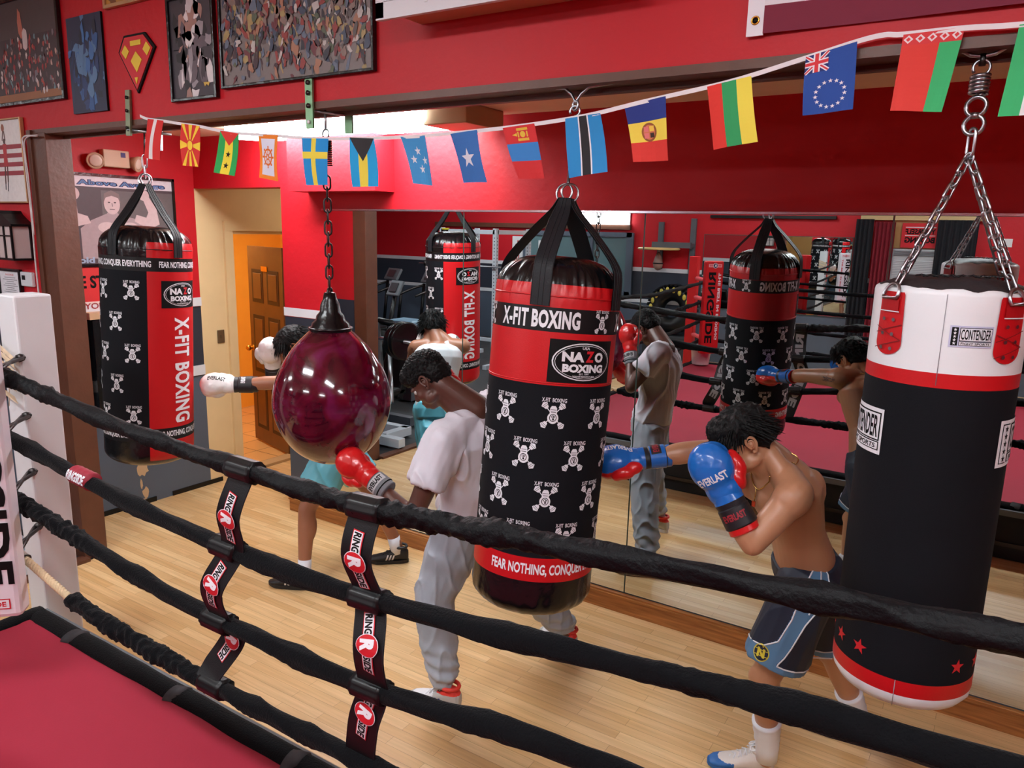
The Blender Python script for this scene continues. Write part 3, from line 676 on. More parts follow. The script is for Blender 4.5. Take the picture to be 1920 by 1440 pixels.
mb.tube([(-.16, 0, -.010), (-.06, 0, -.012), (-.03, 0, -.03), (0, 0, -.035), (.03, 0, -.03), (.06, 0, -.012), (.16, 0, -.010)], .006, STEEL, 8); mb.tube([(0, 0, -.028), (0, 0, -.06)], .009, DSTEEL, 8); mb.build('spring_hook', t)
# ================================================================== RING
ZR = .40; RX0, RX1, RY0, RY1 = -3.80, 1.05, -2.98, 1.66
t = empty('ring_platform', 'low boxing ring platform with crimson canvas and black padded edge', 'boxing ring', ((RX0+RX1)/2, (RY0+RY1)/2, 0))
cx, cy = (RX0+RX1)/2, (RY0+RY1)/2
mb = MB(); nx, ny = 60, 60; vs = []; W_, D_ = RX1-RX0-.10, RY1-RY0-.12
for j in range(ny+1):
    for i in range(nx+1):
        x, y = -W_/2+W_*i/nx, -D_/2+D_*j/ny; e_ = min(W_/2-abs(x), D_/2-abs(y))
        z = ZR+.004*noise.noise(V((x*1.3, y*1.3, 0)))+.012*exp(-e_/.05)+.006*noise.noise(V((x*4, y*1.2, 5)))*exp(-e_/.5)
        vs.append((x, y, z))
mb.add(vs, [(j*(nx+1)+i, j*(nx+1)+i+1, (j+1)*(nx+1)+i+1, (j+1)*(nx+1)+i) for j in range(ny) for i in range(nx)], CANVAS, True); mb.build('canvas', t)
mb = MB(); X, Y = (RX1-RX0)/2, (RY1-RY0)/2; TAPE = mat('grey_cloth_tape', (44,42,46), .7)
def edge(p0, p1, n):
    p0, p1 = V(p0), V(p1); N_ = int((p1-p0).length/.08)
    mb.tube([p0+(p1-p0)*i/N_+V((0, 0, .008*noise.noise(V((i*.35, n, 1)))+(0))) for i in range(N_+1)], .052, VELOUR, 12, flat=(1.0, .48))
for q in (((-X, Y-.035, ZR+.003), (X, Y-.035, ZR+.003)), ((-X, -Y+.035, ZR+.003), (X, -Y+.035, ZR+.003)), ((-X+.03, -Y, ZR+.003), (-X+.03, Y, ZR+.003)), ((X-.03, -Y, ZR+.003), (X-.03, Y, ZR+.003))): edge(*q, random.random()*9)
for i, xx in enumerate((-3.40, -2.62, -1.92, -1.22, -.5, .3)):
    mb.tube([(xx-cx-.03, Y-.045, ZR+.0035), (xx-cx+.03, Y-.030, ZR+.0035)], .054, TAPE, 14, flat=(1.0, .50))
mb.build('edge_padding', t)
mb = MB(); mb.box((0, 0, ZR/2-.02), (X*2+.02, Y*2+.02, ZR-.05), mat('ring_skirt', (30,28,30), .8, var=.2))
mb.box((0, Y+.02, ZR-.035), (X*2+.04, .05, .045), GREYP); mb.box((0, Y+.022, .12), (X*2+.02, .012, .03), DSTEEL); 
for x in (-1.1, .9, 1.0): 
    for z in (.20, .25): mb.tube([(x, Y+.012, z), (x, Y+.02, z)], .012, PRINTW, 10)
mb.build('frame_skirt', t)
# --- ropes: velour sleeve twisted and bunched round a rope
def rope(name, label, pts, rad, tw, seed, grp, bunch=.25, flatz=1.0, parent=None, m_=None):
    path = catmull(pts, 10); L_ = [0]
    for a, b in zip(path, path[1:]): L_.append(L_[-1]+(b-a).length)
    step = .0085; n = int(L_[-1]/step); out = []; k = 0
    for i in range(n+1):
        s_ = i*step
        while k < len(L_)-2 and L_[k+1] < s_: k += 1
        f = (s_-L_[k])/(L_[k+1]-L_[k]); out.append(path[k].lerp(path[k+1], min(1, f))+V((0, .006*noise.noise(V((s_*2.3, seed, 7))), .008*noise.noise(V((s_*1.7, seed, 0))))))
    def rf(i, a):
        s_ = i*step; u = noise.noise(V((s_*1.1, seed, 3)))
        bn = sm_(.05, .45, u+bunch-.25); ph = a+tw*s_+1.5*noise.noise(V((s_*2, seed, 11)))
        ridge = 1-abs(sin(ph)); r = rad*(.84+.30*ridge**2*.9)
        r += rad*bn*.42*(noise.noise(V((s_*42, sin(a)*1.2, cos(a)*1.2+seed)))+.35*noise.noise(V((s_*100, sin(a)*2, cos(a)*2+seed)))+.25)
        r += rad*.16*noise.noise(V((s_*8, cos(a)*1.5, sin(a)*1.5+seed)))
        return r
    mb = MB(); mb.tube(out, rf, m_ or VELOUR, 22, flat=(1.0, flatz))
    o = mb.build(name, parent)
    if label: tag(o, label, 'rope', grp)
    return o
G_ = 'front ring ropes in black velour sleeves'
yr = 1.43; KS_ = 1.43/1.68     # rope plane; heights and spans were surveyed in the plane y = 1.68
def sc_(p): return (p[0]*KS_, yr+(p[1]-yr)*KS_, 2.3-(2.3-p[2])*KS_)
SATIN = mat('black_satin', (8,9,12), .6, bump=.3, bscale=90, var=.3, vscale=30, spec=.18)
rope('ring_rope', 'topmost front ring rope in a twisted black velour sleeve', [sc_(p) for p in ((-4.12, yr, 1.58), (-3.80, yr, 1.545), (-3.3, yr, 1.50), (-2.7, yr, 1.452), (-2.26, yr, 1.437), (-1.62, yr, 1.422), (-.99, yr, 1.468), (-.54, yr, 1.50), (-.18, yr, 1.525), (.4, yr, 1.56), (.93, yr, 1.6))], .030, 9, 1.3, G_, .52, m_=SATIN)
rope('ring_rope', 'second front ring rope from the top, in thick black velour', [sc_(p) for p in ((-4.12, yr, 1.275), (-3.80, yr, 1.235), (-3.2, yr, 1.17), (-2.41, yr, 1.106), (-1.61, yr, 1.112), (-.81, yr, 1.185), (-.27, yr, 1.228), (.16, yr, 1.255), (.93, yr, 1.3))], .031, 4, 4.1, G_, .12)
rope('ring_rope', 'third front ring rope from the top, thick and smooth black velour', [sc_(p) for p in ((-4.12, yr, 0.955), (-3.80, yr, .915), (-3.2, yr, .845), (-2.43, yr, .782), (-1.61, yr, .79), (-.97, yr, .855), (-.3, yr, .90), (.93, yr, .98))], .032, 4, 7.7, G_, .10)
bt = empty('ring_rope', 'lowest front ring rope, bunched velour with bare twisted rope at its left end', 'rope', (-3.4, yr, .87), G_); bt.name = 'ring_rope'; B0 = V((-3.4, yr, .87))
ob = rope('rope_sleeve', None, [sc_(p) for p in ((-3.52, yr, .535), (-3.2, yr, .505), (-2.9, yr, .485), (-2.5, yr, .480), (-2.29, yr, .482), (-1.75, yr, .485), (-1.0, yr, .50), (0, yr, .55), (1.1, yr, .62))], .031, 12, 11.5, G_, .62, parent=bt)
ob.location = -B0
mb = MB(); SISAL = mat('sisal_rope', (206,182,146), .8, bump=.3, bscale=200)
P0, P1 = V(sc_((-3.98, yr, .640)))-B0, V(sc_((-3.50, yr, .530)))-B0; n = 60
for k in range(3):
    mb.tube([P0.lerp(P1, i/n)+V((0, .0085*cos(2*pi*(i*.13)+k*2.094), .0085*sin(2*pi*(i*.13)+k*2.094))) for i in range(n+1)], .0088, SISAL, 8)
mb.build('bare_rope_end', bt)
mb = MB(); q0 = P0.lerp(P1, -.12); q1 = P0.lerp(P1, .10); mb.tube([q0, q1], .021, mat('grey_tape_wrap', (150,140,128), .6), 12); mb.torus(q1, .021, .003, DSTEEL, nrm=V((1, 0, -.3))); mb.build('rope_clamp', bt)
# white lettered band on the second rope near the brown post
mb = MB(); D = Decal(); cpos = V(sc_((-3.30, yr, 1.182))); dirv = V((.6, 0, -.045)).normalized()
mb.tube([cpos+dirv*(-.06+.012*i) for i in range(11)], lambda i, a: .035+.0015*sin(i*2.2), mat('lettered_elastic', (150,30,50), .6), 20)
nn = V((0, -1, .35)).normalized(); up_ = dirv.cross(nn)*-1
def bandmap(u, v, l):
    a = v/.036; return tuple(cpos+dirv*u+nn*cos(a)*(.0370+l)+up_*sin(a)*(.0370+l))
Decal().text('RINGSIDE', 0, 0, .115, .036, PRINTW, 0, .04).put(mb, bandmap, .01)
tag(mb.build('rope_band'), 'red elastic band with white letters on the second rope near the brown post', 'band')
def plain_rope(name, label, grp, pts, rad, seed): return rope(name, label, pts, rad, 6, seed, grp, .2)
for i, z in enumerate((1.62, 1.34, 1.06, .78)):
    nmz = ('topmost', 'second from the top', 'third from the top', 'lowest')[i]
    rope('ring_rope', 'far-side ring rope in black, %s, seen in the mirror' % nmz, [(RX0+.24, RY0+.22, z+.02), (-1.4, RY0+.22, z-.05), (RX1-.1, RY0+.22, z+.02)], .026, 7, 20+i, 'far side ring ropes', .2)
    rope('ring_rope', 'left-side ring rope in black, %s, running away from the white post' % nmz, [(RX0+.22, RY1-.32, z+.02), (RX0+.22, -.7, z-.06), (RX0+.22, RY0+.24, z+.02)], .026, 7, 30+i, 'left side ring ropes', .2)
# --- corner posts
def post(name, label, x, y, m_, w_=.13, z1=1.93, dirs=(1, 1), tm=REDV, tr=.028):
    t = empty(name, label, 'ring post', (x, y, 0), 'ring corner posts')
    mb = MB(); mb.box((0, 0, z1/2), (w_, w_, z1), m_, bev=.01); mb.build('post', t)
    dx, dy = dirs
    for z in (1.66, 1.38, 1.10, .82):
        mb = MB()
        mb.tube([(dx*.05, dy*.05, z), (dx*.09, dy*.09, z)], .02, DSTEEL, 8)
        mb.tube([(dx*.08, dy*.10, z), (dx*.34, dy*.30, z-.01)], tr, tm, 10); mb.tube([(dx*.10, dy*.08, z), (dx*.30, dy*.34, z-.01)], tr, tm, 10)
        mb.build('turnbuckle_cover', t)
    return t
WPOST = mat('white_post_paint', (222,222,226), .45, bump=.1, bscale=12, var=.06, vscale=5)
PINKV = mat('pink_foam', (236,92,100), .6); RPOST = mat('red_post_paint', (206,28,34), .4)
post('ring_post', 'white ring corner post with peeling tape at the left of the ropes', RX0-.11, RY1+.13, WPOST, .17, 1.95, (1, -1), DSTEEL, .009)
post('ring_post', 'red ring corner post with pink rope covers, seen in the mirror', RX0-.09, RY0-.09, RPOST, .13, 1.98, (1, 1), PINKV)
post('ring_post', 'red ring corner post at the far right, outside the picture', RX1+.09, RY0-.09, RPOST, .13, 1.98, (-1, 1), PINKV)
post('ring_post', 'white ring corner post at the near right, outside the picture', RX1+.09, RY1+.09, WPOST, .13, 1.95, (-1, -1), PINKV)
# peeling tape on the near post
mb = MB(); TP = mat('yellowed_tape', (214,190,160), .5, var=.2, vscale=30)
for k in range(7):
    z = 1.72-.035*k+.02*sin(k*3); mb.add([V((RX0-.20, RY1+.022, z+.012)), V((RX0-.025, RY1+.018-.002*k, z-.05+.006*k)), V((RX0-.012, RY1+.012, z-.075+.004*k)), V((RX0-.20, RY1+.020, z-.012))], [(0, 1, 2, 3)], TP)
mb.tube([(RX0-.11, RY1+.02, 1.70), (RX0-.10, RY1+.018, 1.5), (RX0-.12, RY1+.018, 1.42)], .002, TP, 5)
tag(mb.build('peeling_tape'), 'strips of yellowed tape peeling off the white ring post', 'tape')
# --- corner pads
def pad(label, x, y, ang, base, lines, z0=.60, z1=1.93, wd=.26):
    t = empty('corner_pad', label, 'corner pad', (x, y, z0), 'ring corner pads'); t.rotation_euler = (0, 0, ang)   # local +y faces the ring centre
    mb = MB(); mb.box((0, 0, (z1-z0)/2), (wd, .10, z1-z0), base, bev=.02)
    lines(mb, z1-z0); mb.build('cushion', t)
    for z in (.2, .6, 1.0): mb = MB(); mb.box((0, -.055, z), (wd*.9, .012, .03), BLACK); mb.build('tie_strap', t)
    return t
def padtext(mb, pm, H_, c1, c2, logo):
    k = -1; xo = 0 if logo else .034
    D = Decal(); D.text('RINGSIDE', .035+xo, 0, H_*.76, .112, c1, 1, .035, rot=-pi/2)
    D.text('THE BEST IN BOXING', .078*k, .02, H_*.72, .040, c2, 1, .03, rot=-pi/2)
    for s_ in (1, -1):
        yy = s_*(H_/2-.065); D.rect(0, yy, .20, .045, mat('logo_pink', (236,150,156), .5) if logo else PRINTR, 1); D.rect(0, yy, .19, .036, PRINTW if not logo else MATS['logo_pink'], 2); D.text('RING   SIDE', 0, yy, .17, .022, PRINTR, 3, .03)
        D.ell(0, yy, .036, .036, PRINTW, 4); D.ell(0, yy, .031, .031, mat('logo_navy', (30,40,80), .5) if logo else PRINTR, 5); D.text('R', 0, yy, .030, .034, PRINTW, 6, .05)
    D.put(mb, pm)
def p1(mb, H_): padtext(mb, planemap((0, .0505, H_/2), (-1, 0, 0), (0, 0, 1)), H_, PRINTK, PRINTW, True)
def p2(mb, H_): padtext(mb, planemap((0, .0505, H_/2), (-1, 0, 0), (0, 0, 1)), H_, PRINTK, PRINTR, False)
pad('red corner pad lettered in black and white, seen in the mirror', RX0+.36, RY0+.40, R(-45), REDV, p1, .62, 1.94, .27)
pad('white corner pad with large black letters beside the white post', -3.33, 1.27, R(-135), mat('white_pad_vinyl', (232,226,234), .45), p2, .70, 1.93, .27)
# --- spacer straps hanging down the front ropes
def ringlogo(sc=1):
    D = Decal(); D.rect(.0, 0, .176, .040, PRINTR, 0); D.rect(.0, 0, .170, .034, PRINTW, 1); 
    D.text('RING', -.055, 0, .055, .027, PRINTK, 2, .04); D.text('SIDE', .055, 0, .055, .027, PRINTK, 2, .04)
    D.ell(0, 0, .031, .040, PRINTW, 3); D.ell(0, 0, .029, .038, PRINTR, 4); D.text('R', 0, 0, .034, .050, PRINTW, 5, .06); return D
def strap(label, pts, wd, big, logos, cuffs):
    pts = [sc_(p) for p in pts]; wd *= KS_
    t = empty('rope_spacer_strap', label, 'strap', pts[0], 'rope spacer straps'); o0 = V(pts[0])
    path = catmull([V(p)-o0 for p in pts], 14); Ls = [0]
    for a, b in zip(path, path[1:]): Ls.append(Ls[-1]+(b-a).length)
    tot = Ls[-1]
    def at(s_):
        s_ = max(0, min(tot-1e-4, s_)); k = 0
        while Ls[k+1] < s_: k += 1
        return path[k].lerp(path[k+1], (s_-Ls[k])/(Ls[k+1]-Ls[k])), (path[k+1]-path[k]).normalized()
    def fm(side):
        def fn(u, v, l):       # u down the strap, v across
            p, d = at(u); w_ = V((1, 0, 0)); w_ = (w_-d*w_.dot(d)).normalized(); n_ = w_.cross(d).normalized()    # n_ towards -y
            if n_.y > 0: n_ = -n_
            return tuple(p+w_*v*(1)+n_*((.0022+l) if side > 0 else -(.0022+l)))
        return fn
    mb = MB(); N_ = int(tot/.012)
    for side in (1, -1):
        F_ = fm(side); vs = [F_(tot*i/N_, s_*wd/2, -.0012) for i in range(N_+1) for s_ in (-1, 1)]
        mb.add(vs, [(2*i, 2*i+1, 2*i+3, 2*i+2) for i in range(N_)], BLACK, True)
    F1, F2 = fm(1), fm(-1)
    for s_ in (-1, 1): mb.tube([F1(tot*i/N_, s_*wd/2, -.003) for i in range(N_+1)], .0028, WEB, 6)
    LG = mat('grey_print', (150,150,156), .6)
    for u, rr in logos: Decal().merge(ringlogo(), 0, 0, 1.0).put(mb, lambda a, b, l, u=u: F1(u*KS_+a, b, l), .012)
    # towards the mirror: large grey RINGSIDE down the strap
    Decal().text('RINGSIDE', 0, 0, tot*.80, wd*.62, LG, 0, .05).put(mb, lambda a, b, l: F2(tot*.47+a, -b, l), .012)
    mb.build('webbing', t)
    for (x, z, sl) in cuffs:
        mb = MB(); c = V(sc_((x, yr, z)))-o0; d = V((1, 0, sl)).normalized()
        mb.tube([c+d*(-.056+.014*i) for i in range(9)], lambda i, a: .0375+.0014*cos(9*a), BLACKP, 40, flat=(1, .95)); mb.build('rope_cuff', t)
    return t
strap('black spacer strap with red logos near the brown post, with its lower end curling outwards', [(-2.20, yr-.005, 1.43), (-2.24, yr-.05, 1.27), (-2.27, yr-.02, 1.12), (-2.35, yr-.06, .95), (-2.37, yr-.01, .80), (-2.38, yr+.05, .70), (-2.46, yr+.0, .55), (-2.47, yr-.03, .51)], .120, True, [(.19, 0), (.50, 0), (.82, 0)], [(-2.20, 1.435, -.02), (-2.32, 1.105, -.02), (-2.40, .782, 0), (-2.45, .484, 0)])
strap('black spacer strap with red logos in front of the man in grey sweatpants', [(-1.60, yr-.01, 1.42), (-1.61, yr-.05, 1.27), (-1.590, yr-.01, 1.11), (-1.555, yr-.06, .95), (-1.585, yr-.01, .79), (-1.62, yr-.02, .66), (-1.66, yr+.0, .50)], .125, True, [(.17, 0), (.46, 0), (.76, 0)], [(-1.60, 1.425, .03), (-1.60, 1.113, .03), (-1.60, .79, .04)])
# --- white plastic bucket at the far corner
t = empty('bucket', 'white plastic bucket in the far ring corner, seen in the mirror', 'bucket', (RX0+.20, RY0+.20, ZR+.022))
mb = MB(); BW = mat('bucket_plastic', (236,220,222), .4)
mb.lathe([(.118, 0), (.122, .004), (.148, .255), (.156, .257), (.156, .272), (.148, .275), (.142, .27), (.115, .01), (.01, .008)], BW, 32); mb.build('tub', t)
mb = MB(); mb.tube([(.155*cos(a), .0+.02, .25-.10*sin(a)) for a in [pi*i/16 for i in range(17)]], .003, STEEL, 6); mb.build('bail_handle', t)
# ================================================================== BUNTING
FT = {}
def fm(r, g, b): return mat('flag_cloth_%02x%02x%02x' % (r, g, b), (r, g, b), .75, var=.04, bump=.02)
ST = [(-4.02,2.86),(-3.95,2.84),(-3.81,2.822),(-3.66,2.80),(-3.51,2.78),(-3.28,2.74),(-3.0,2.715),(-2.69,2.687),(-2.40,2.675),(-2.12,2.67),(-1.86,2.675),(-1.60,2.685),(-1.33,2.705),(-1.095,2.74),(-.81,2.78),(-.58,2.83),(-.44,2.862),(-.37,2.872),(-.32,2.868),(-.17,2.868),(-.04,2.862),(.3,2.86),(.6,2.83)]
YS = YF-.035
def sz(x):
    for a, b in zip(ST, ST[1:]):
        if a[0] <= x <= b[0]: return a[1]+(b[1]-a[1])*(x-a[0])/(b[0]-a[0])
    return ST[-1][1]
mb = MB(); pth = catmull([(x, YS, z) for x, z in ST], 5)
for k in range(len(pth)-1):
    p, q = pth[k], pth[k+1]
    mb.add([p+V((0, -.001, .005)), q+V((0, -.001, .005)), q+V((0, .0, -.009)), p+V((0, .0, -.009))], [(0, 1, 2, 3)], fm(236,232,236))
    mb.add([p+V((0, .0015, .005)), q+V((0, .0015, .005)), q+V((0, .0015, -.009)), p+V((0, .0015, -.009))], [(3, 2, 1, 0)], fm(236,232,236))
tag(mb.build('bunting_tape'), 'white tape of the flag bunting strung below the red header', 'bunting')
W_, H_ = .145, .205
def flag(label, x0, x1, zt0, zt1, xb0, xb1, zb0, zb1, draw, seed):
    """corners measured in the plane of the string; draw works on a W x H rectangle, y up"""
    D = Decal(); draw(D); o = V(((x0+x1)/2, YS, (zt0+zt1)/2)); mb = MB()
    def fn(u, v, l, side=1):
        s_ = min(1, max(0, (u+W_/2)/W_)); t_ = min(1, max(0, (H_/2-v)/H_))
        a = V((x0+(x1-x0)*s_, 0, zt0+(zt1-zt0)*s_)); b = V((xb0+(xb1-xb0)*s_, 0, zb0+(zb1-zb0)*s_))
        y = -.012*t_-.012*sin(t_*pi*.9)*sin(2.2*s_+seed)-.006*sin(5*s_+seed*2)*t_
        return tuple(a.lerp(b, t_)+V((0, y-l*side, 0))+V((-o.x, 0, -o.z)))
    D.put(mb, fn, .02, .0004, .0006)
    D.put(mb, lambda u, v, l: fn(u, v, l+.0003, -1), .02, .0004, .0006)
    ob = mb.build('bunting_flag', loc=o); tag(ob, label, 'flag', 'national flags on the bunting'); return ob
h = H_/2; w2 = W_/2
def base(D, c): D.rect(0, 0, W_, H_, fm(*c), 0)
def vs3(D, cs, ws=(1,1,1)):
    T = sum(ws); x = -w2
    for c, w_ in zip(cs, ws): D.rect(x+W_*w_/T/2, 0, W_*w_/T, H_, fm(*c), 0); x += W_*w_/T
def hs3(D, cs, ws=(1,1,1)):
    T = sum(ws); y = h
    for c, w_ in zip(cs, ws): D.rect(0, y-H_*w_/T/2, W_, H_*w_/T, fm(*c), 0); y -= H_*w_/T
def f_lv(D): vs3(D, ((214,44,44),(236,230,232),(214,44,44)), (2,1,2))
def f_mk(D):
    base(D, (214,46,40)); Y_ = fm(248,208,60)
    for sx, sy in ((-1,1),(0,1),(1,1),(-1,-1),(0,-1),(1,-1)):
        cx, cy = sx*w2*.82, sy*h; q = W_*.09 if sx else W_*.10
        D.poly([(0, 0), (max(-w2, min(w2, cx-q)), cy), (max(-w2, min(w2, cx+q)), cy)], Y_, 1)
    for s_ in (-1, 1): D.poly([(0, 0), (s_*w2, -.022), (s_*w2, .022)], Y_, 1)
    D.ell(0, 0, .024, .030, fm(214,46,40), 2); D.ell(0, 0, .019, .024, Y_, 3)
def f_st(D):
    vs3(D, ((40,170,84),(244,222,60),(40,170,84)), (1,1.2,1)); D.poly([(-w2, h), (w2, h), (0, h-.065)], fm(224,52,44), 1)
    D.star(.0, -.005, .017, PRINTK, 2); D.star(-.002, -.06, .017, PRINTK, 2)
def f_dh(D):
    base(D, (244,136,36)); D.rect(0, 0, W_*.74, H_*.82, fm(226,226,244), 1); O = fm(226,112,40); Wt = fm(232,226,236)
    for k in range(8): D.rect(.0, 0, .001, .001, O, 2); a = pi/4*k; D.line(0, 0, .046*sin(a), .046*cos(a), .007, O, 2); D.ell(.046*sin(a), .046*cos(a), .006, .006, O, 2, 8)
    D.ell(0, 0, .040, .040, O, 3); D.ell(0, 0, .031, .031, Wt, 4)
    for k in range(8): a = pi/4*k; D.line(0, 0, .033*sin(a), .033*cos(a), .006, O, 5)
    D.ell(0, 0, .014, .014, O, 6); D.star(0, 0, .010, Wt, 7, 0, 3, .5)
def f_se(D): base(D, (20,142,214)); D.rect(-.006, 0, W_*.17, H_, fm(238,216,70), 1); D.rect(0, .028, W_, .030, fm(238,216,70), 2)
def f_bs(D): vs3(D, ((20,160,222),(238,216,70),(20,160,222))); D.poly([(-w2, h), (w2, h), (0, h-.098)], fm(36,34,38), 1)
def f_fm(D):
    base(D, (62,146,206))
    for x, y in ((.004, .040), (-.032, .004), (.040, .0), (.008, -.036)): D.star(x, y, .020, fm(222,222,232), 1)
def f_so(D): base(D, (52,110,182)); D.star(0, -.005, .042, fm(224,222,234), 1)
def f_mn(D):
    hs3(D, ((206,40,44),(52,128,200),(206,40,44))); G_ = fm(222,182,60)
    D.rect(.012, .088, .050, .010, G_, 1); D.rect(.012, .048, .050, .010, G_, 1); D.ell(.012, .068, .012, .012, G_, 1); D.rect(-.008, .068, .006, .022, G_, 1); D.rect(.032, .068, .006, .022, G_, 1); D.poly([(-.014,.075),(-.036,.068),(-.014,.061)], G_, 1)
def f_bw(D): vs3(D, ((38,140,206),(232,232,240),(30,28,34),(232,232,240),(38,140,206)), (5,.5,3,.5,5))
def f_ad(D):
    hs3(D, ((32,52,132),(240,214,80),(216,52,44))); D.ell(.002, -.003, .030, .032, fm(150,84,44), 1); D.ell(.002, -.003, .023, .025, fm(214,120,80), 2)
    D.rect(-.009, .008, .018, .018, fm(226,120,120), 3); D.rect(.013, .008, .018, .018, fm(240,200,80), 3); D.rect(-.009, -.014, .018, .018, fm(226,120,120), 3); D.rect(.013, -.014, .016, .016, fm(60,40,30), 3)
def f_lt(D): vs3(D, ((222,52,42),(44,158,92),(240,222,80)))
def f_ck(D):
    base(D, (30,74,158)); D.rect(-w2+.034, h-.0325, .068, .065, fm(30,44,110), 1); Wt = fm(236,232,240); Rd = fm(214,52,60)
    x0, y0 = -w2+.034, h-.0325
    D.line(x0-.033, y0-.031, x0+.033, y0+.031, .012, Wt, 2); D.line(x0-.033, y0+.031, x0+.033, y0-.031, .012, Wt, 2); D.line(x0-.033, y0-.031, x0+.033, y0+.031, .005, Rd, 3); D.line(x0-.033, y0+.031, x0+.033, y0-.031, .005, Rd, 3)
    D.rect(x0, y0, .066, .020, Wt, 4); D.rect(x0, y0, .020, .064, Wt, 4); D.rect(x0, y0, .066, .011, Rd, 5); D.rect(x0, y0, .011, .064, Rd, 5)
    for k in range(15): a = 2*pi*k/15; D.star(.004+.042*sin(a), -.042+.042*cos(a), .0075, Wt, 2)
def f_by(D):
    D.rect(-w2+W_*.32, -.015, W_*.64, H_-.03, fm(222,60,52), 0); D.rect(w2-W_*.18, -.015, W_*.36, H_-.03, fm(56,184,112), 0); D.rect(0, h-.015, W_, .03, fm(216,58,62), 0)
    for k in range(5):
        x = -w2+.0145+.029*k; D.poly([(x, h-.004), (x+.012, h-.015), (x, h-.026), (x-.012, h-.015)], fm(238,226,230), 1); D.poly([(x, h-.009), (x+.006, h-.015), (x, h-.021), (x-.006, h-.015)], fm(216,58,62), 2)
def f_xx(D): vs3(D, ((56,184,112),(236,234,238),(224,90,60)))
FL = [('dark red flag with a white stripe, leftmost on the bunting', -3.95,-3.81,2.84,2.822,-3.99,-3.85,2.64,2.62,f_lv),
('red flag with a yellow eight-rayed sun on the bunting', -3.66,-3.51,2.80,2.78,-3.65,-3.52,2.59,2.58,f_mk),
('green and yellow flag with a red triangle and two black stars', -3.35,-3.21,2.75,2.73,-3.40,-3.25,2.55,2.53,f_st),
('orange-bordered flag with an orange spoked wheel on the bunting', -3.07,-2.93,2.72,2.71,-3.07,-2.92,2.52,2.50,f_dh),
('blue flag with a yellow cross on the bunting', -2.77,-2.60,2.69,2.68,-2.73,-2.60,2.48,2.48,f_se),
('blue and yellow flag with a black triangle on the bunting', -2.47,-2.33,2.68,2.67,-2.45,-2.30,2.47,2.47,f_bs),
('light blue flag with four white stars on the bunting', -2.18,-2.05,2.67,2.67,-2.10,-2.00,2.48,2.47,f_fm),
('blue flag with one large white star on the bunting', -1.92,-1.79,2.67,2.68,-1.85,-1.73,2.48,2.48,f_so),
('red and blue flag with a golden symbol on the bunting', -1.67,-1.53,2.68,2.69,-1.58,-1.47,2.49,2.49,f_mn),
('light blue flag with a black white-edged centre stripe, above the large bag', -1.40,-1.26,2.70,2.71,-1.37,-1.22,2.49,2.51,f_bw),
('navy, yellow and red flag with a brown crest on the bunting', -1.17,-1.02,2.73,2.75,-1.12,-.99,2.54,2.54,f_ad),
('red, green and yellow striped flag on the bunting', -.88,-.74,2.77,2.79,-.84,-.70,2.57,2.59,f_lt),
('dark blue flag with a ring of white stars and a union corner', -.58,-.44,2.83,2.86,-.57,-.43,2.66,2.67,f_ck),
('red and green flag with a patterned top band on the bunting', -.32,-.17,2.865,2.868,-.33,-.20,2.66,2.65,f_by),
('green-edged flag cut off by the right edge of the picture', -.045,.10,2.86,2.86,-.065,.08,2.63,2.63,f_xx)]
for i, a in enumerate(FL): flag(*a, i*1.7)

# ================================================================== WALL ITEMS ON THE RED HEADER WALL (facing -y)
def wall_frame(name, label, cat, x0, x1, z0, z1, fr, fw, art, depth=.025, y=YF, ang=0, grp=None, parts=('frame', 'picture')):
    t = empty(name, label, cat, ((x0+x1)/2, y, (z0+z1)/2), grp); t.rotation_euler = (0, ang, 0); w_, h_ = x1-x0, z1-z0
    if fr:
        mb = MB()
        for sx in (-1, 1): mb.box((sx*(w_/2-fw/2), -depth/2-.002, 0), (fw, depth, h_), fr, bev=.003)
        for s_ in (-1, 1): mb.box((0, -depth/2-.002, s_*(h_/2-fw/2)), (w_-2*fw, depth, fw), fr, bev=.003)
        mb.build(parts[0], t)
    mb = MB(); mb.box((0, -.008, 0), (w_-fw, .012, h_-fw), PRINTK)
    D = Decal(); art(D, w_-2*fw, h_-2*fw); D.put(mb, planemap((0, -.0145, 0), (1, 0, 0), (0, 0, 1)), 0, .00025, .0002); mb.build(parts[1], t); return t
rnd = random.Random(5)
def pm(*c): return mat('art_%02x%02x%02x' % c, c, .5, var=.12, vscale=40)
def blob(D, x, y, a, b, m_, lay, n=9, j=.4, rot=0):
    pts = []
    for i in range(n):
        t_ = 2*pi*i/n; q = 1+rnd.uniform(-j, j); px, py = a*cos(t_)*q, b*sin(t_)*q; pts.append((x+px*cos(rot)-py*sin(rot), y+px*sin(rot)+py*cos(rot)))
    D.poly(pts, m_, lay)
def inside(D, w_, h_):           # keep art inside its sheet
    D.items = [([(max(-w_/2, min(w_/2, a)), max(-h_/2, min(h_/2, b))) for a, b in vs], fs, m_, l) for vs, fs, m_, l in D.items]
def art_crowd(D, w_, h_):
    D.rect(0, 0, w_, h_, pm(60,44,48), 0); D.rect(0, h_*.32, w_, h_*.36, pm(74,60,62), 1); D.rect(0, -h_*.46, w_, h_*.08, pm(150,96,60), 1)
    cs = [(150,40,48),(196,160,150),(96,36,44),(120,110,120),(206,190,190),(84,60,66),(170,70,60),(110,140,150)]
    for k in range(230): blob(D, rnd.uniform(-w_/2, w_/2)*.97, rnd.uniform(-h_*.42, h_*.12), .010, .018, pm(*rnd.choice(cs)), 2+k % 5)
    blob(D, .02, h_*.25, .028, .085, pm(190,110,90), 8, 9, .25, .2); blob(D, .06, h_*.10, .035, .06, pm(206,190,190), 9, 8, .3); inside(D, w_, h_)
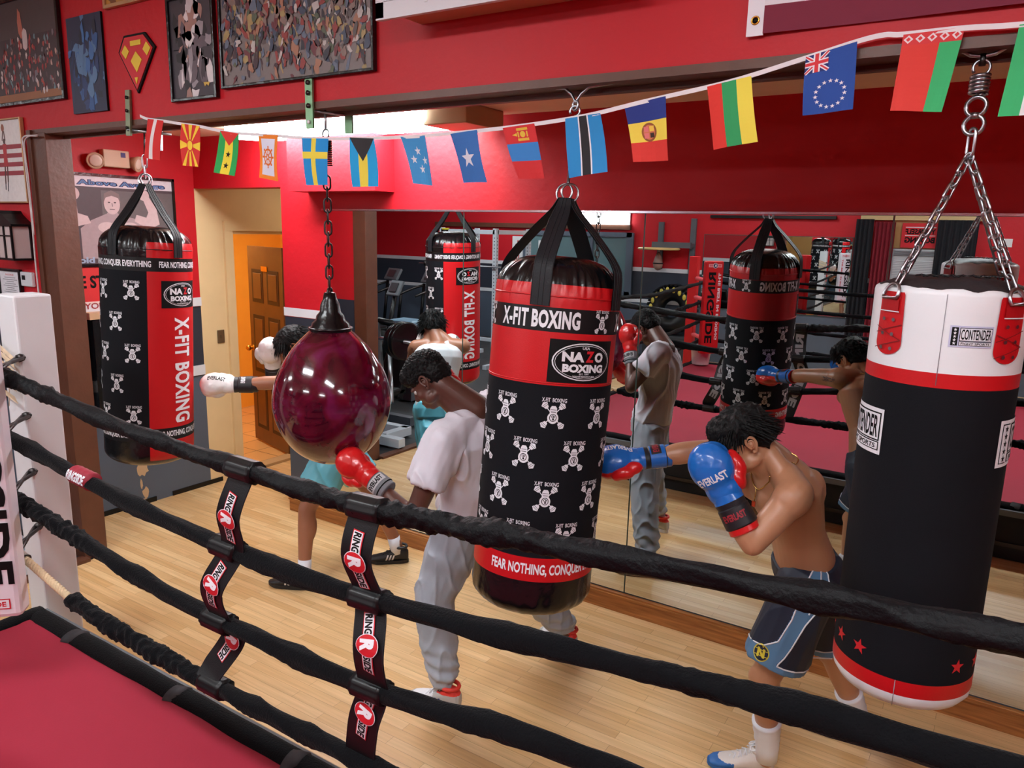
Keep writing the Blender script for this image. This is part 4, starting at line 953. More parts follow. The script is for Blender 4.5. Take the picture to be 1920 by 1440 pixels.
def art_blue(D, w_, h_):
    D.rect(0, 0, w_, h_, pm(30,36,66), 0)
    for k in range(26): x = rnd.uniform(-w_/2, w_/2); D.line(x, rnd.uniform(-.2, .05), x+.03, rnd.uniform(.0, .2), .003, pm(44,64,110), 1+k % 3)
    for k in range(46): blob(D, rnd.gauss(0, .07), rnd.gauss(.0, .10), rnd.uniform(.01, .035), rnd.uniform(.02, .06), pm(*rnd.choice([(44,84,140),(60,106,164),(36,56,104),(22,24,46),(84,120,160)])), 1+k*.22)
    inside(D, w_, h_)
def art_mist(D, w_, h_):
    D.rect(0, 0, w_, h_, pm(56,48,56), 0)
    for k in range(60):
        c = rnd.choice([(196,186,190),(150,140,146),(96,84,92),(216,208,210),(60,48,56),(30,22,28),(160,120,110)])
        blob(D, rnd.gauss(0, .06), rnd.gauss(.0, .10), rnd.uniform(.015, .045), rnd.uniform(.02, .07), pm(*c), 1+k % 9)
    D.rect(0, 0, w_*.9, .003, pm(56,48,56), 0); D.poly([(.08,-.17),(.13,-.17),(.12,-.19),(.105,-.18),(.09,-.19)], pm(196,160,70), 12); inside(D, w_, h_)
def art_mosaic(D, w_, h_):
    D.rect(0, 0, w_, h_, pm(120,110,108), 0)
    cs = [(140,56,52),(62,70,90),(160,112,88),(84,92,72),(186,178,174),(104,46,52),(46,44,54),(160,138,90),(130,108,100),(96,106,124),(66,44,50),(90,80,78)]
    for k in range(760): blob(D, rnd.uniform(-w_/2, w_/2)*.97, rnd.gauss(-.02, h_*.24), rnd.uniform(.006, .020), rnd.uniform(.012, .034), pm(*rnd.choice(cs)), 1+k % 30, 8, .55, rnd.uniform(-.7, .7))
    inside(D, w_, h_)
def art_dunk(D, w_, h_):
    D.rect(0, 0, w_, h_, pm(226,222,222), 0); rd = pm(150,40,56)
    for k in range(4): D.rect(0, .09-.055*k, w_, .028, rd, 1)
    D.rect(-w_*.38, .06, w_*.24, .10, pm(50,52,92), 2)
    D.ell(.03, .21, .020, .024, pm(150,90,70), 3); D.line(.03, .19, .01, .13, .012, pm(90,56,50), 3); D.line(.04, .19, .05, .13, .012, pm(90,56,50), 3); D.ell(.035, .125, .014, .018, pm(80,50,46), 4)
    D.poly([(.01,.11),(.06,.11),(.055,.03),(.06,-.03),(.0,-.03),(.01,.03)], pm(176,36,46), 4); D.line(.015, -.03, .0, -.14, .016, pm(84,54,48), 3); D.line(.045, -.03, .035, -.13, .016, pm(84,54,48), 3); D.line(.0, -.14, -.005, -.18, .012, pm(70,70,80), 4); D.line(.035, -.13, .025, -.19, .012, pm(70,70,80), 4); inside(D, w_, h_)
def art_cert(D, w_, h_):
    D.rect(0, 0, w_, h_, pm(226,226,234), 0); D.text('NOTICE', 0, h_*.38, w_*.4, .012, PRINTR, 1)
    for k in range(12): D.rect(0, h_*.28-.014*k, w_*(.55+.2*sin(k*2.1)), .004, pm(120,120,130), 1)
wall_frame('framed_crowd_picture', 'large black-framed picture of a crowded arena at the upper left', 'picture', -5.72, -4.785, 3.0, 3.62, BLACKSH, .022, art_crowd)
wall_frame('blue_canvas_print', 'narrow unframed dark blue canvas print beside the shield plaque', 'picture', -4.715, -4.36, 2.91, 3.43, None, .0, art_blue)
wall_frame('misty_framed_print', 'tall black-framed misty grey and white print right of the shield plaque', 'picture', -3.75, -3.38, 2.91, 3.41, BLACKSH, .016, art_mist)
wall_frame('mosaic_framed_picture', 'wide black-framed picture crowded with colourful figures left of the vent', 'picture', -3.34, -2.335, 2.945, 3.55, BLACKSH, .014, art_mosaic)
wall_frame('basketball_poster', 'pale poster of a leaping basketball player with flag stripes, left of the post', 'poster', -5.90, -5.335, 2.40, 2.93, mat('gold_frame', (190,150,110), .4, metal=.5), .010, art_dunk)
wall_frame('golden_framed_picture', 'gold-toned picture cut off by the top edge of the photo', 'picture', -4.31, -3.87, 3.43, 3.7, MATS['gold_frame'], .02, lambda D, w_, h_: (D.rect(0, 0, w_, h_, pm(196,140,60), 0), [blob(D, rnd.uniform(-.15,.15), rnd.uniform(-.1,.1), .04, .02, pm(*rnd.choice([(120,70,30),(226,180,90)])), 1+k % 5) for k in range(24)], inside(D, w_, h_)))
wall_frame('framed_notice', 'black-framed printed notice hanging left of the thermostat', 'notice', -5.86, -5.55, 1.735, 1.965, BLACKSH, .018, art_cert)
# shield-shaped plaque with abstract yellow shapes
mb = MB(); sh = [(-.175, .055), (-.115, .135), (.075, .135), (.16, .055), (-.02, -.165)]
fnp = lambda x, y, z: (x, -z, y)
mb.prism(sh, 0, .012, PRINTK, fnp); ins = [(x*.90-.001, y*.90+.001) for x, y in sh]; mb.prism(ins, .012, .016, PRINTR, fnp); YL = mat('plaque_yellow', (226,196,50), .5)
for pl in ([(-.135,.05),(-.10,.085),(-.065,.05),(-.10,.015)], [(.06,.05),(.095,.085),(.13,.05),(.095,.015)], [(-.05,.10),(.045,.10),(.045,.075),(-.05,.075)], [(-.055,.0),(-.005,.045),(.045,.0),(-.005,-.06)], [(-.03,-.085),(.0,-.085),(-.015,-.12)]):
    mb.prism(pl, .016, .019, YL, fnp)
o = mb.build('shield_plaque', loc=(-4.04, YF, 3.145)); tag(o, 'red five-sided shield plaque with black rim and yellow shapes', 'plaque')
# lantern sconce
t = empty('wall_lantern', 'black wall lantern with frosted panes left of the brown post', 'wall lamp', (-5.52, YF, 2.15))
mb = MB(); mb.prism([(-.17, .115), (.17, .115), (.10, .15), (.05, .18), (.03, .20), (-.03, .20), (-.05, .18), (-.10, .15)], .0, .13, BLACKP, fnp)
mb.box((0, -.065, .108), (.34, .14, .014), BLACKP); mb.box((0, -.065, -.11), (.30, .13, .014), BLACKP)
for x in (-.145, -.05, .05, .145): mb.box((x, -.125, 0), (.012, .012, .22), BLACKP)
for x in (-.145, .145): mb.box((x, -.01, 0), (.012, .012, .22), BLACKP)
mb.box((0, -.125, .04), (.29, .010, .008), BLACKP); mb.build('cage', t)
mb = MB(); mb.box((0, -.066, 0), (.28, .112, .21), mat('frosted_glass', (206,190,190), .35)); mb.build('glass_box', t)
# thermostat, switch, outlet plate, wires
t = empty('thermostat', 'small white thermostat on the red wall beside the brown post', 'thermostat', (-5.465, YF, 1.905)); mb = MB(); mb.box((0, -.012, 0), (.15, .024, .095), WTRIM, bev=.006); mb.build('housing', t); mb = MB(); mb.box((-.03, -.025, .01), (.04, .003, .03), PRINTK); mb.build('display', t)
def plate(label, x, z, w_, h_, y=YF, nr=(0,-1), m_=WTRIM, name='light_switch'):
    t = empty(name, label, 'switch' if 'switch' in name else 'outlet', (x, y, z)); mb = MB(); 
    mb.box((0, -.006, 0), (w_, .010, h_), m_, bev=.003); mb.build('plate', t); mb = MB(); mb.box((0, -.013, 0), (.012, .010, .026), m_); mb.build('toggle', t); return t
plate('narrow white switch plate just below the white rail, beside the white post', -5.67, 1.52, .075, .20)
plate('wide white wall plate below the switch plate, beside the white post', -5.63, 1.37, .14, .17, name='outlet_plate')
mb = MB(); mb.tube(catmull([(-5.9, YF-.02, 1.635), (-5.6, YF-.02, 1.62), (-5.4, YF-.02, 1.595), (-5.31, YF-.02, 1.60), (-5.315, YF-.02, 1.7)], 6), .004, PRINTK, 6); tag(mb.build('cable'), 'thin black cable drooping along the white rail by the thermostat', 'cable')
mb = MB(); WC = mat('white_cable', (214,206,208), .5)
mb.tube(catmull([(-5.10, YF-.045, 2.80), (-5.27, YF-.042, 2.80), (-5.285, YF-.04, 2.70), (-5.275, YF-.04, 2.3), (-5.283, YF-.04, 2.0), (-5.29, YF-.035, 1.66)], 8), .0055, WC, 8)
mb.tube(catmull([(-5.08, YF-.05, 2.805), (-5.255, YF-.045, 2.775), (-5.262, YF-.04, 2.55), (-5.268, YF-.038, 2.2)], 8), .004, WC, 8)
tag(mb.build('cable'), 'white cables running down the side of the brown post', 'cable')
# air vent unit
t = empty('air_conditioner', 'white wall air conditioner with slatted grille at the top edge', 'air conditioner', (-1.62, YF, 3.30))
mb = MB(); mb.box((0, -.085, 0), (.96, .17, .38), WTRIM); mb.box((0, -.082, -.193), (.95, .163, .008), mat('ac_underside', (196,140,112), .6)); mb.build('casing', t)
mb = MB(); y = -.178
mb.box((0, y, -.185), (1.10, .02, .062), WTRIM); mb.box((0, y, .185), (1.10, .02, .062), WTRIM); mb.box((-.530, y, 0), (.04, .02, .42), WTRIM); mb.box((.530, y, 0), (.04, .02, .42), WTRIM); mb.box((0, y+.012, 0), (1.04, .006, .36), PRINTK)
for k in range(14): mb.box((0, y-.002, -.145+.0225*k), (1.03, .012, .0125), WTRIM)
for x in (-.30, .0, .30): mb.box((x, y-.004, 0), (.014, .018, .36), WTRIM)
mb.build('grille', t)
# large flag at top right, hanging flat
t = empty('large_flag', 'large flag with white header tape and maroon lower field at the upper right', 'flag', (.1, YF-.012, 3.1))
mb = MB(); MAR = mat('maroon_flag_cloth', (120,34,58), .8, bump=.05, bscale=200); n = 40
for k in range(n):
    xa, xb = -.82+1.7*k/n, -.82+1.7*(k+1)/n
    ya, yb = .006*sin(xa*9)-.004, .006*sin(xb*9)-.004
    mb.add([(xa, ya, -.185+.02*0), (xb, yb, -.185), (xb, yb, -.105), (xa, ya, -.105)], [(0,1,2,3)], MAR, True); mb.add([(xa, ya, -.105), (xb, yb, -.105), (xb, yb, .3), (xa, ya, .3)], [(0,1,2,3)], fm(226,222,230), True)
mb.build('cloth', t)
mb = MB(); mb.box((-.845, -.006, .055), (.052, .006, .49), fm(232,232,240)); mb.torus((-.845, -.010, -.145), .011, .003, BRASS, nrm=V((0,1,0))); mb.tube([(-.845, -.0085, -.145), (-.845, -.0105, -.145)], .009, PRINTK, 12); mb.build('header_tape', t)
# ================================================================== NICHE SIDE WALL (facing +x)
def side_map(y, z, x=XS): return planemap((x+.001, y, z), (0, 1, 0), (0, 0, 1))
def art_strong(D, w_, h_):
    D.rect(0, 0, w_, h_, pm(70,58,64), 0); D.rect(w_*.18, -.05, w_*.64, h_*.85, pm(96,90,92), 1); D.rect(0, h_*.44, w_, h_*.12, pm(212,206,214), 2)
    D.text('Be Above Average', -.02, h_*.42, w_*.92, .052, mat('poster_navy', (30,36,90), .5), 3, .09).text('Be Above Average', -.02, h_*.42, w_*.90, .042, mat('poster_blue', (74,122,176), .5), 4, .01)
    s1, s2_, s3 = pm(196,176,178), pm(160,142,146), pm(110,94,100)
    D.poly([(-.30,-.28),(.22,-.28),(.20,-.12),(.26,-.06),(.12,.02),(-.02,.05),(-.10,.05),(-.22,.0),(-.30,-.06)], s2_, 5)
    D.ell(-.05, .125, .062, .078, s1, 7); D.poly([(-.09,.06),(-.01,.06),(.03,.0),(-.13,.0)], s2_, 6); D.poly([(-.115,.13),(-.105,.20),(-.05,.225),(.01,.20),(.018,.13),(-.0,.17),(-.05,.185),(-.095,.17)], pm(120,104,104), 8)
    for x in (-.072, -.026): D.ell(x, .135, .010, .005, pm(60,46,52), 8)
    D.line(-.07, .085, -.03, .085, .006, s3, 8); D.line(-.05, .13, -.046, .105, .006, s3, 8)
    D.poly([(.12,.0),(.24,-.06),(.33,-.02),(.31,.10),(.25,.19),(.20,.17),(.24,.07),(.22,.03),(.14,.05)], s1, 6); D.ell(.21, .20, .045, .042, s1, 7)
    D.poly([(-.22,-.02),(-.34,-.05),(-.38,.02),(-.36,.16),(-.32,.16),(-.31,.05),(-.24,.03)], s1, 6); D.ell(-.33, .19, .042, .045, s1, 7)
    D.line(-.12, -.10, .12, -.10, .006, s3, 8); D.line(0, -.02, 0, -.24, .006, s3, 8); D.ell(-.10, -.05, .07, .04, s1, 7); D.ell(.08, -.05, .07, .04, s1, 7)
    D.text('Bold Self', -.215, -h_*.455, .33, .046, pm(150,170,196), 9, .04); inside(D, w_, h_)
t = empty('bodybuilder_poster', 'black-framed grey poster of a flexing bodybuilder reading Above Average', 'poster', (XS, 3.36, 2.30))
t.rotation_euler = (0, 0, pi/2)
mb = MB(); w_, h_ = .95, .68
for sx in (-1, 1): mb.box((sx*(w_/2-.01), -.014, 0), (.02, .024, h_), BLACKSH)
for s_ in (-1, 1): mb.box((0, -.014, s_*(h_/2-.01)), (w_, .024, .02), BLACKSH)
mb.build('frame', t); mb = MB(); mb.box((0, -.008, 0), (w_-.02, .012, h_-.02), PRINTK); D = Decal(); art_strong(D, w_-.04, h_-.04); D.put(mb, planemap((0, -.0145, 0), (1,0,0), (0,0,1)), 0, .00025, .0002); mb.build('picture', t)
t = empty('emergency_light', 'beige emergency light with two round lamp heads above the bodybuilder poster', 'emergency light', (XS, 3.345, 2.755)); BG = mat('beige_plastic', (196,168,140), .45)
mb = MB(); mb.box((.035, 0, 0), (.07, .20, .125), BG, bev=.006); mb.box((.071, .05, .03), (.004, .035, .035), mat('blue_sticker', (40,30,110), .5)); mb.build('battery_box', t)
for s_ in (-1, 1):
    mb = MB(); ax = V((.85, s_*.45, -.25)).normalized(); c = V((.05, s_*.155, -.02)); mb.lathe([(.018, -.05), (.04, -.03), (.056, .01), (.060, .03), (.058, .034), (.050, .030)], BG, 20, c=c, axis=ax); mb.lathe([(.05, .029), (.03, .033), (.004, .035)], mat('lamp_lens', (226,214,200), .15), 20, c=c, axis=ax)
    mb.tube([V((.035, s_*.09, 0)), c-ax*.03], .012, BG, 8); mb.build('lamp_head', t)
def side_board(name, label, cat, y0, y1, z0, z1, basem, items, th=.012):
    mb = MB(); mb.box((XS+th/2, (y0+y1)/2, (z0+z1)/2), (th, y1-y0, z1-z0), basem); D = Decal(); items(D); D.put(mb, side_map((y0+y1)/2, (z0+z1)/2, XS+th)); tag(mb.build(name), label, cat)
side_board('motto_poster', 'red poster with black capitals, half hidden behind the left punch bag', 'poster', 2.92, 3.75, 1.70, 1.955, RED if False else mat('poster_red', (206,44,46), .5), lambda D: D.text('THE STRONGER', -.085, .02, .74, .095, PRINTK, 1, .03))
side_board('red_lettered_strip', 'white strip with red capitals above the dark cabinet', 'sign', 3.0, 3.7, 1.635, 1.70, mat('strip_white', (226,206,200), .5), lambda D: D.text('YOUR ONLY LIMIT', .0, 0, .62, .045, mat('strip_red', (150,30,36), .5), 1, .01))
t = empty('dark_cabinet', 'black cabinet with a round tan badge against the side wall behind the left bag', 'cabinet', (XS, 3.30, .9)); mb = MB(); mb.box((.05, 0, .33), (.10, .52, .70), BLACKSH, bev=.006); mb.box((.05, 0, .70), (.11, .56, .05), mat('tan_ledge', (196,160,124), .5)); mb.build('body', t)
mb = MB(); mb.tube([(.101, -.04, .47), (.106, -.04, .47)], .06, mat('tan_badge', (170,140,112), .5), 24); mb.prism([(-.03, .015), (.03, .015), (.0, -.04)], .106, .109, PRINTK, lambda x, y, z: (z, x-.04, y+.47)); mb.build('badge', t)
plt_ = plate('brown metal switch plate on the cream wall left of the doorway', XS, 1.32, .07, .115, y=4.21, m_=mat('bronze_plate', (110,92,70), .4, metal=.5)); plt_.rotation_euler = (0, 0, pi/2)
# ================================================================== PEOPLE
DG = bpy.context.evaluated_depsgraph_get
def capsule(mb, p0, r0, p1, r1, m_, n=16, ends=(True, True)):
    p0, p1 = V(p0), V(p1); ax = p1-p0; L_ = ax.length; pr = []
    if ends[0]: pr += [(r0*sin(pi/2*i/5) if i else .0005, -r0*cos(pi/2*i/5)) for i in range(5)]
    else: pr += [(.0005, 0)]
    pr += [(r0, 0), (r1, L_)]
    if ends[1]: pr += [(r1*cos(pi/2*i/5) if i < 5 else .0005, L_+r1*sin(pi/2*i/5)) for i in range(1, 6)]
    else: pr += [(.0005, L_)]
    mb.lathe(pr, m_, n, c=p0, axis=ax.normalized())
def loft(mb, secs, m_, n=28, cap=.6, sq=2.3):
    """secs: (centre, right vector, forward vector, half width, half depth)"""
    vs = []
    for c, r, f, a, b in secs:
        for k in range(n):
            t_ = 2*pi*k/n; cx, sy = cos(t_), sin(t_)
            vs.append(V(c)+V(r)*a*math.copysign(abs(cx)**(2/sq), cx)+V(f)*b*math.copysign(abs(sy)**(2/sq), sy))
    fs = [(i*n+k, i*n+(k+1) % n, (i+1)*n+(k+1) % n, (i+1)*n+k) for i in range(len(secs)-1) for k in range(n)]
    fs += [tuple(range(n))[::-1], tuple((len(secs)-1)*n+k for k in range(n))]
    mb.add(vs, fs, m_, True)
def fuse(mb, name, m_, voxel=.007, smooth=6, parent=None, disp=None, origin=V((0,0,0)), mats=None):
    """joins overlapping solids into one continuous surface, relaxes it, then adds folds along the normals"""
    me = bpy.data.meshes.new('tmp'); me.from_pydata([V(v)-origin for v in mb.v], [], mb.f)
    o = bpy.data.objects.new('tmp', me); COL.objects.link(o)
    bm = bmesh.new(); bm.from_mesh(me); bmesh.ops.recalc_face_normals(bm, faces=bm.faces); bm.to_mesh(me); bm.free()
    md = o.modifiers.new('r', 'REMESH'); md.mode = 'VOXEL'; md.voxel_size = voxel; md.use_smooth_shade = True
    if smooth:
        ms = o.modifiers.new('s', 'SMOOTH'); ms.factor = .5; ms.iterations = smooth
    bpy.context.view_layer.update(); m2 = bpy.data.meshes.new_from_object(o.evaluated_get(DG()))
    bpy.data.objects.remove(o); bpy.data.meshes.remove(me); m2.name = name; m2.materials.clear(); 
    for q in (mats or [m_]): m2.materials.append(q)
    if disp:
        ns = [v.normal.copy() for v in m2.vertices]
        for v, nn in zip(m2.vertices, ns): v.co += nn*disp(v.co+origin, nn)
    m2.polygons.foreach_set('use_smooth', [True]*len(m2.polygons)); m2.polygons.foreach_set('material_index', [0]*len(m2.polygons)); m2.update()
    ob = bpy.data.objects.new(name, m2); COL.objects.link(ob)
    if parent: ob.parent = parent
    return ob
def recolor(ob, fn, mats):
    """assigns one of several cloth or leather panels to faces by their position (local coordinates)"""
    for q in mats:
        if q.name not in [x.name for x in ob.data.materials]: ob.data.materials.append(q)
    idx = {x.name: i for i, x in enumerate(ob.data.materials)}
    for p in ob.data.polygons:
        r = fn(p.center, p.normal)
        if r is not None: p.material_index = idx[r.name]
def attach(ob, mbx):          # merges flat lettering into an existing mesh object
    bm = bmesh.new(); bm.from_mesh(ob.data); off = len(bm.verts); mi = []
    for m_ in mbx.mats:
        if m_.name not in [x.name for x in ob.data.materials]: ob.data.materials.append(m_)
        mi.append([x.name for x in ob.data.materials].index(m_.name))
    vs = [bm.verts.new(v) for v in mbx.v]
    for q, k in zip(mbx.f, mbx.mi):
        try: f = bm.faces.new([vs[i] for i in q]); f.material_index = mi[k]
        except ValueError: pass
    bm.to_mesh(ob.data); bm.free()
def frame(fwd, up=V((0,0,1))):
    f = V(fwd).normalized(); r = f.cross(V(up)).normalized(); u = r.cross(f); return r, f, u
def head_parts(mb, c, fwd, sc, m_, tilt=0):
    r, f, u = frame(fwd); M3 = Matrix((r, f, u)).transposed() @ Matrix.Rotation(tilt, 3, 'Y'); P = lambda x, y, z: V(c)+M3 @ V((x, y, z))*sc
    E_ = lambda x, y, z, a, b, d, n=18: mb.sphere(P(x, y, z), (a*sc, b*sc, d*sc), m_, n, M3)
    E_(0, -.012, .022, .075, .094, .086); E_(0, .030, -.03, .060, .060, .085); E_(0, .056, -.092, .030, .028, .022)
    for s_ in (-1, 1):
        E_(s_*.036, .058, -.028, .024, .022, .028); E_(s_*.050, .02, -.070, .022, .040, .026); E_(s_*.026, .079, .018, .026, .012, .010)
        E_(s_*.012, .101, -.026, .009, .010, .008)
    capsule(mb, P(0, .088, .015), .009*sc, P(0, .106, -.022), .0125*sc, m_)
    E_(0, .090, -.056, .025, .012, .0075, 14); E_(0, .087, -.068, .022, .012, .008, 14); E_(0, .078, -.080, .03, .02, .012)
    return P, M3
def ears(P, body, m_, org):
    for s_ in (-1, 1):
        mb = MB(); rim = [(.0785, -.004, -.020), (.082, .002, .004), (.084, -.004, .020), (.087, -.018, .026), (.089, -.030, .016), (.088, -.031, -.004), (.085, -.022, -.022), (.081, -.010, -.036), (.078, -.004, -.036)]
        mb.tube(catmull([P(s_*a, b, c)-org for a, b, c in rim], 4), .0052, m_, 8); mb.sphere(P(s_*.070, -.014, -.004)-org, .0175, m_, 12); mb.sphere(P(s_*.080, -.006, -.034)-org, .0075, m_, 10)
        mb.tube(catmull([P(s_*a, b, c)-org for a, b, c in ((.083, -.010, .012), (.086, -.022, .008), (.085, -.022, -.010), (.081, -.010, -.020))], 4), .0035, m_, 6); attach(body, mb)
def eyes(P, sc, parent, skin_dark, org):
    for s_ in (-1, 1):
        mb = MB(); mb.sphere(P(s_*.031, .0715, .001)-org, .0125*sc, mat('eye_white', (190,180,174), .3), 14); mb.sphere(P(s_*.031, .0785, .000)-org, .0068*sc, mat('iris_dark', (30,18,14), .15), 10)
        mb.build('eye', parent); mb = MB()
        mb.tube([P(s_*(.014+.008*k), .0905-.0035*k*.9, .024+.002*sin(k*.8))-org for k in range(5)], [.0028, .0035, .0035, .003, .0018], skin_dark, 6); mb.build('eyebrow', parent)
def tufts(mb, P, sc, n, m_, region, length, wid, fall, seed, curl=.0, spread=.3):
    rd = random.Random(seed); k = 0
    while k < n:
        z = rd.uniform(-1, 1); a = rd.uniform(0, 2*pi); q = sqrt(1-z*z); d = V((q*cos(a), q*sin(a), z))
        if not region(d): continue
        k += 1; p = V((d.x*.080, -.012+d.y*.100, .024+d.z*.093)); L_ = length*rd.uniform(.6, 1.2); pts = []
        fl = V(fall(d)); dirv = (d*.8+fl+V((rd.uniform(-spread, spread),)*1+(rd.uniform(-spread, spread), rd.uniform(-spread, spread)))).normalized()
        side = d.cross(dirv)
        for i in range(5):
            s_ = i/4; pts.append(P(*(p+dirv*L_*s_+fl*L_*s_*s_*.6+side*curl*sin(s_*5+k)*.01)))
        mb.tube(pts, [wid*sc, wid*sc*1.1, wid*sc*.9, wid*sc*.6, wid*sc*.12], m_, 5)
def limb(mb, pts, m_):
    for (a, ra), (b, rb) in zip(pts, pts[1:]): capsule(mb, a, ra, b, rb, m_)
def muscle(mb, a, b, t_, r, ln, m_, off=V((0,0,0))):
    a, b = V(a), V(b); c = a.lerp(b, t_)+off; q = (b-a).to_track_quat('Z', 'Y').to_matrix(); mb.sphere(c, (r, r, ln), m_, 16, q)
def torso_secs(pel, neck, hipR, shR, fw_bias, widths):
    """widths: list of (t, half width, half depth, forward offset)"""
    out = []; pel, neck = V(pel), V(neck); ax = (neck-pel)
    for t_, a, b, off in widths:
        rv = V(hipR).normalized().lerp(V(shR).normalized(), sm_(.1, .8, t_)); rv = (rv-ax.normalized()*rv.dot(ax.normalized())*.6).normalized(); fv = ax.cross(rv).normalized()
        out.append((pel+ax*t_+fv*off, rv, fv, a, b))
    return out
def glove(parent, wrist, center, back, thumb, mA, mB_, mC, org, cufflen=.115, sc=1.0, mit_split=None):
    """A mitt leather, B thumb/palm leather, C cuff"""
    x = (V(center)-V(wrist)).normalized(); z = (V(back)-x*V(back).dot(x)).normalized(); y = z.cross(x); M3 = Matrix((x, y, z)).transposed()
    Q = lambda a, b, c: V(wrist)+M3 @ (V((a, b, c))*sc)
    mb = MB(); E_ = lambda c, r_, n=20: mb.sphere(Q(*c), tuple(q*sc for q in r_), mA, n, M3)
    E_((.155, 0, .014), (.086, .076, .054)); E_((.180, 0, -.014), (.060, .073, .056)); E_((.140, 0, -.038), (.060, .068, .036)); E_((.075, 0, .0), (.070, .060, .046)); E_((.03, 0, 0), (.04, .052, .042))
    g = fuse(mb, 'glove', mA, .006, 5, parent, lambda p, n_: .0012*noise.noise(p*60)-.003*exp(-((M3.transposed() @ (p-V(wrist))).z/sc+.020)**2/.00004)*(1 if (M3.transposed() @ (p-V(wrist))).x > .07*sc else 0), org, [mA, mB_])
    inv = M3.transposed()
    def loc(p): return inv @ (p+org-V(wrist))/sc
    if mit_split: recolor(g, lambda p, n_: mit_split(loc(p)), [mA, mB_])
    mb = MB(); s_ = thumb
    mb.sphere(Q(.085, s_*.058, -.006), (.042*sc, .026*sc, .030*sc), mB_, 16, M3); mb.sphere(Q(.125, s_*.076, -.016), (.046*sc, .027*sc, .029*sc), mB_, 16, M3); mb.sphere(Q(.155, s_*.070, -.026), (.028*sc, .024*sc, .026*sc), mB_, 16, M3)
    fuse(mb, 'glove_thumb', mB_, .006, 12, parent, None, org)
    mb = MB(); cx = [(.055, .046), (.030, .048), (.012, .0455), (.008, .049), (-.02, .050), (-.055, .051), (-.060, .047), (-.078, .048), (-.082, .044)]
    n = 32; vs = []
    for (xx, rr) in cx:
        for k in range(n): a = 2*pi*k/n; vs.append(Q(xx*cufflen/.115, rr*1.08*cos(a), rr*.95*sin(a))-org)
    for i in range(len(cx)-1):
        mm_ = mC[min(i, len(mC)-1)]; mb.add(vs, [(i*n+k, i*n+(k+1) % n, (i+1)*n+(k+1) % n, (i+1)*n+k) for k in range(n)], mm_, True)
    mb.add(vs, [tuple(range(n)), tuple((len(cx)-1)*n+k for k in range(n))[::-1]], mC[-1])
    cf = mb.build('glove_cuff', parent)
    return g, cf, Q, M3, x, y, z
def shoe(parent, heel, toe, mU, mS, mCol, org, stripes=None, lace=None, high=.11, acc=None, w_=.048):
    h_, t_ = V((heel[0], heel[1], 0)), V((toe[0], toe[1], 0)); f = (t_-h_).normalized(); u = V((0,0,1)); r = f.cross(u); L_ = .285; c0 = (h_+t_)/2-f*L_/2
    mb = MB(); out = []
    for k in range(24):
        a = 2*pi*k/24; xx = cos(a); yy = sin(a); ww = w_*(.82+.22*sm_(-.2, .7, xx)); out.append((L_/2+L_/2*math.copysign(abs(xx)**.85, xx), ww*math.copysign(abs(yy)**.8, yy)))
    fn = lambda a, b, c: tuple(c0+f*a+r*b+u*(c+(.012*sm_(.75, 1, a/L_) if c < .02 else .010*sm_(.75, 1, a/L_)))-org)
    mb.prism(out, .001, .024, mS, fn); mb.build('sole', parent)
    mb = MB(); secs = []
    for (s_, hh, ww) in ((.01, .085, .022), (.06, .105, .032), (.14, high, .036), (.26, high, .038), (.36, .098, .040), (.48, .082, .043), (.62, .064, .047), (.78, .052, .048), (.90, .044, .042), (.975, .034, .026)):
        secs.append((c0+f*(L_*s_)+u*(.020+(hh-.02)/2), r, u, ww, (hh-.016)/2))
    loft(mb, secs, mU, 24, sq=2.4); up_ = fuse(mb, 'shoe_upper', mU, .005, 4, parent, lambda p, n_: .001*noise.noise(p*70), org)
    if acc: recolor(up_, lambda p, n_: acc(((p+org-c0).dot(f))/L_, (p+org-c0).dot(r), p.z+org.z), [x for x in (mU, mCol, mS)]+([accm] if False else []))
    mb = MB(); cc = c0+f*L_*.20+u*(high+.004); mb.torus(cc-org, .040, .010, mCol, n=20, sx=1.12); mb.build('collar', parent)
    if lace:
        mb = MB()
        for k in range(5):
            s_ = .36+.075*k; z = .106-.0125*k*1.02; p = c0+f*L_*s_+u*z
            mb.tube([p-r*.024-u*.006-org, p+u*.006-org, p+r*.024+f*.012-u*.006-org], .0032, lace, 6); mb.tube([p+r*.024-u*.006-org, p+u*.008-org, p-r*.024+f*.012-u*.006-org], .0032, lace, 6)
        p = c0+f*L_*.34+u*.115
        for s_ in (-1, 1): mb.torus(p+r*s_*.018+u*.006-org, .014, .0026, lace, nrm=f*.5+u+r*s_*.3, n=14)
        mb.build('laces', parent)
    if stripes:
        mb = MB(); bv = bvh_of(up_.data)
        for sd in (-1, 1):
            o2 = c0+f*L_*.46+r*sd*.045+u*.048-org; D = Decal()
            for k in (-1, 0, 1): D.poly([(k*.021*-1-.010, -.022), (k*-.021+.002, -.022), (k*-.021+.016, .020), (k*-.021+.006, .020)], stripes)
            D.put(mb, surfmap(bv, o2, f*-sd if False else (f if sd < 0 else -f)*-1 if False else f*(1 if sd > 0 else -1)*1, u), .01)
        attach(up_, mb)
    return up_
def person(name, label, loc):
    return empty('person', label, 'person', loc), V(loc)
def folds(sx, amp, fr=11, seed=0, dirv=V((0,0,1)), st=.35):
    def fn(p, n_):
        q = V((p.x*fr, p.y*fr, p.z*fr*st))+V((seed, seed, seed)); a = 1-abs(noise.noise(q))*2.2; b = noise.noise(q*2.1)
        return amp*(max(0, a)**3*.9+.35*b)
    return fn
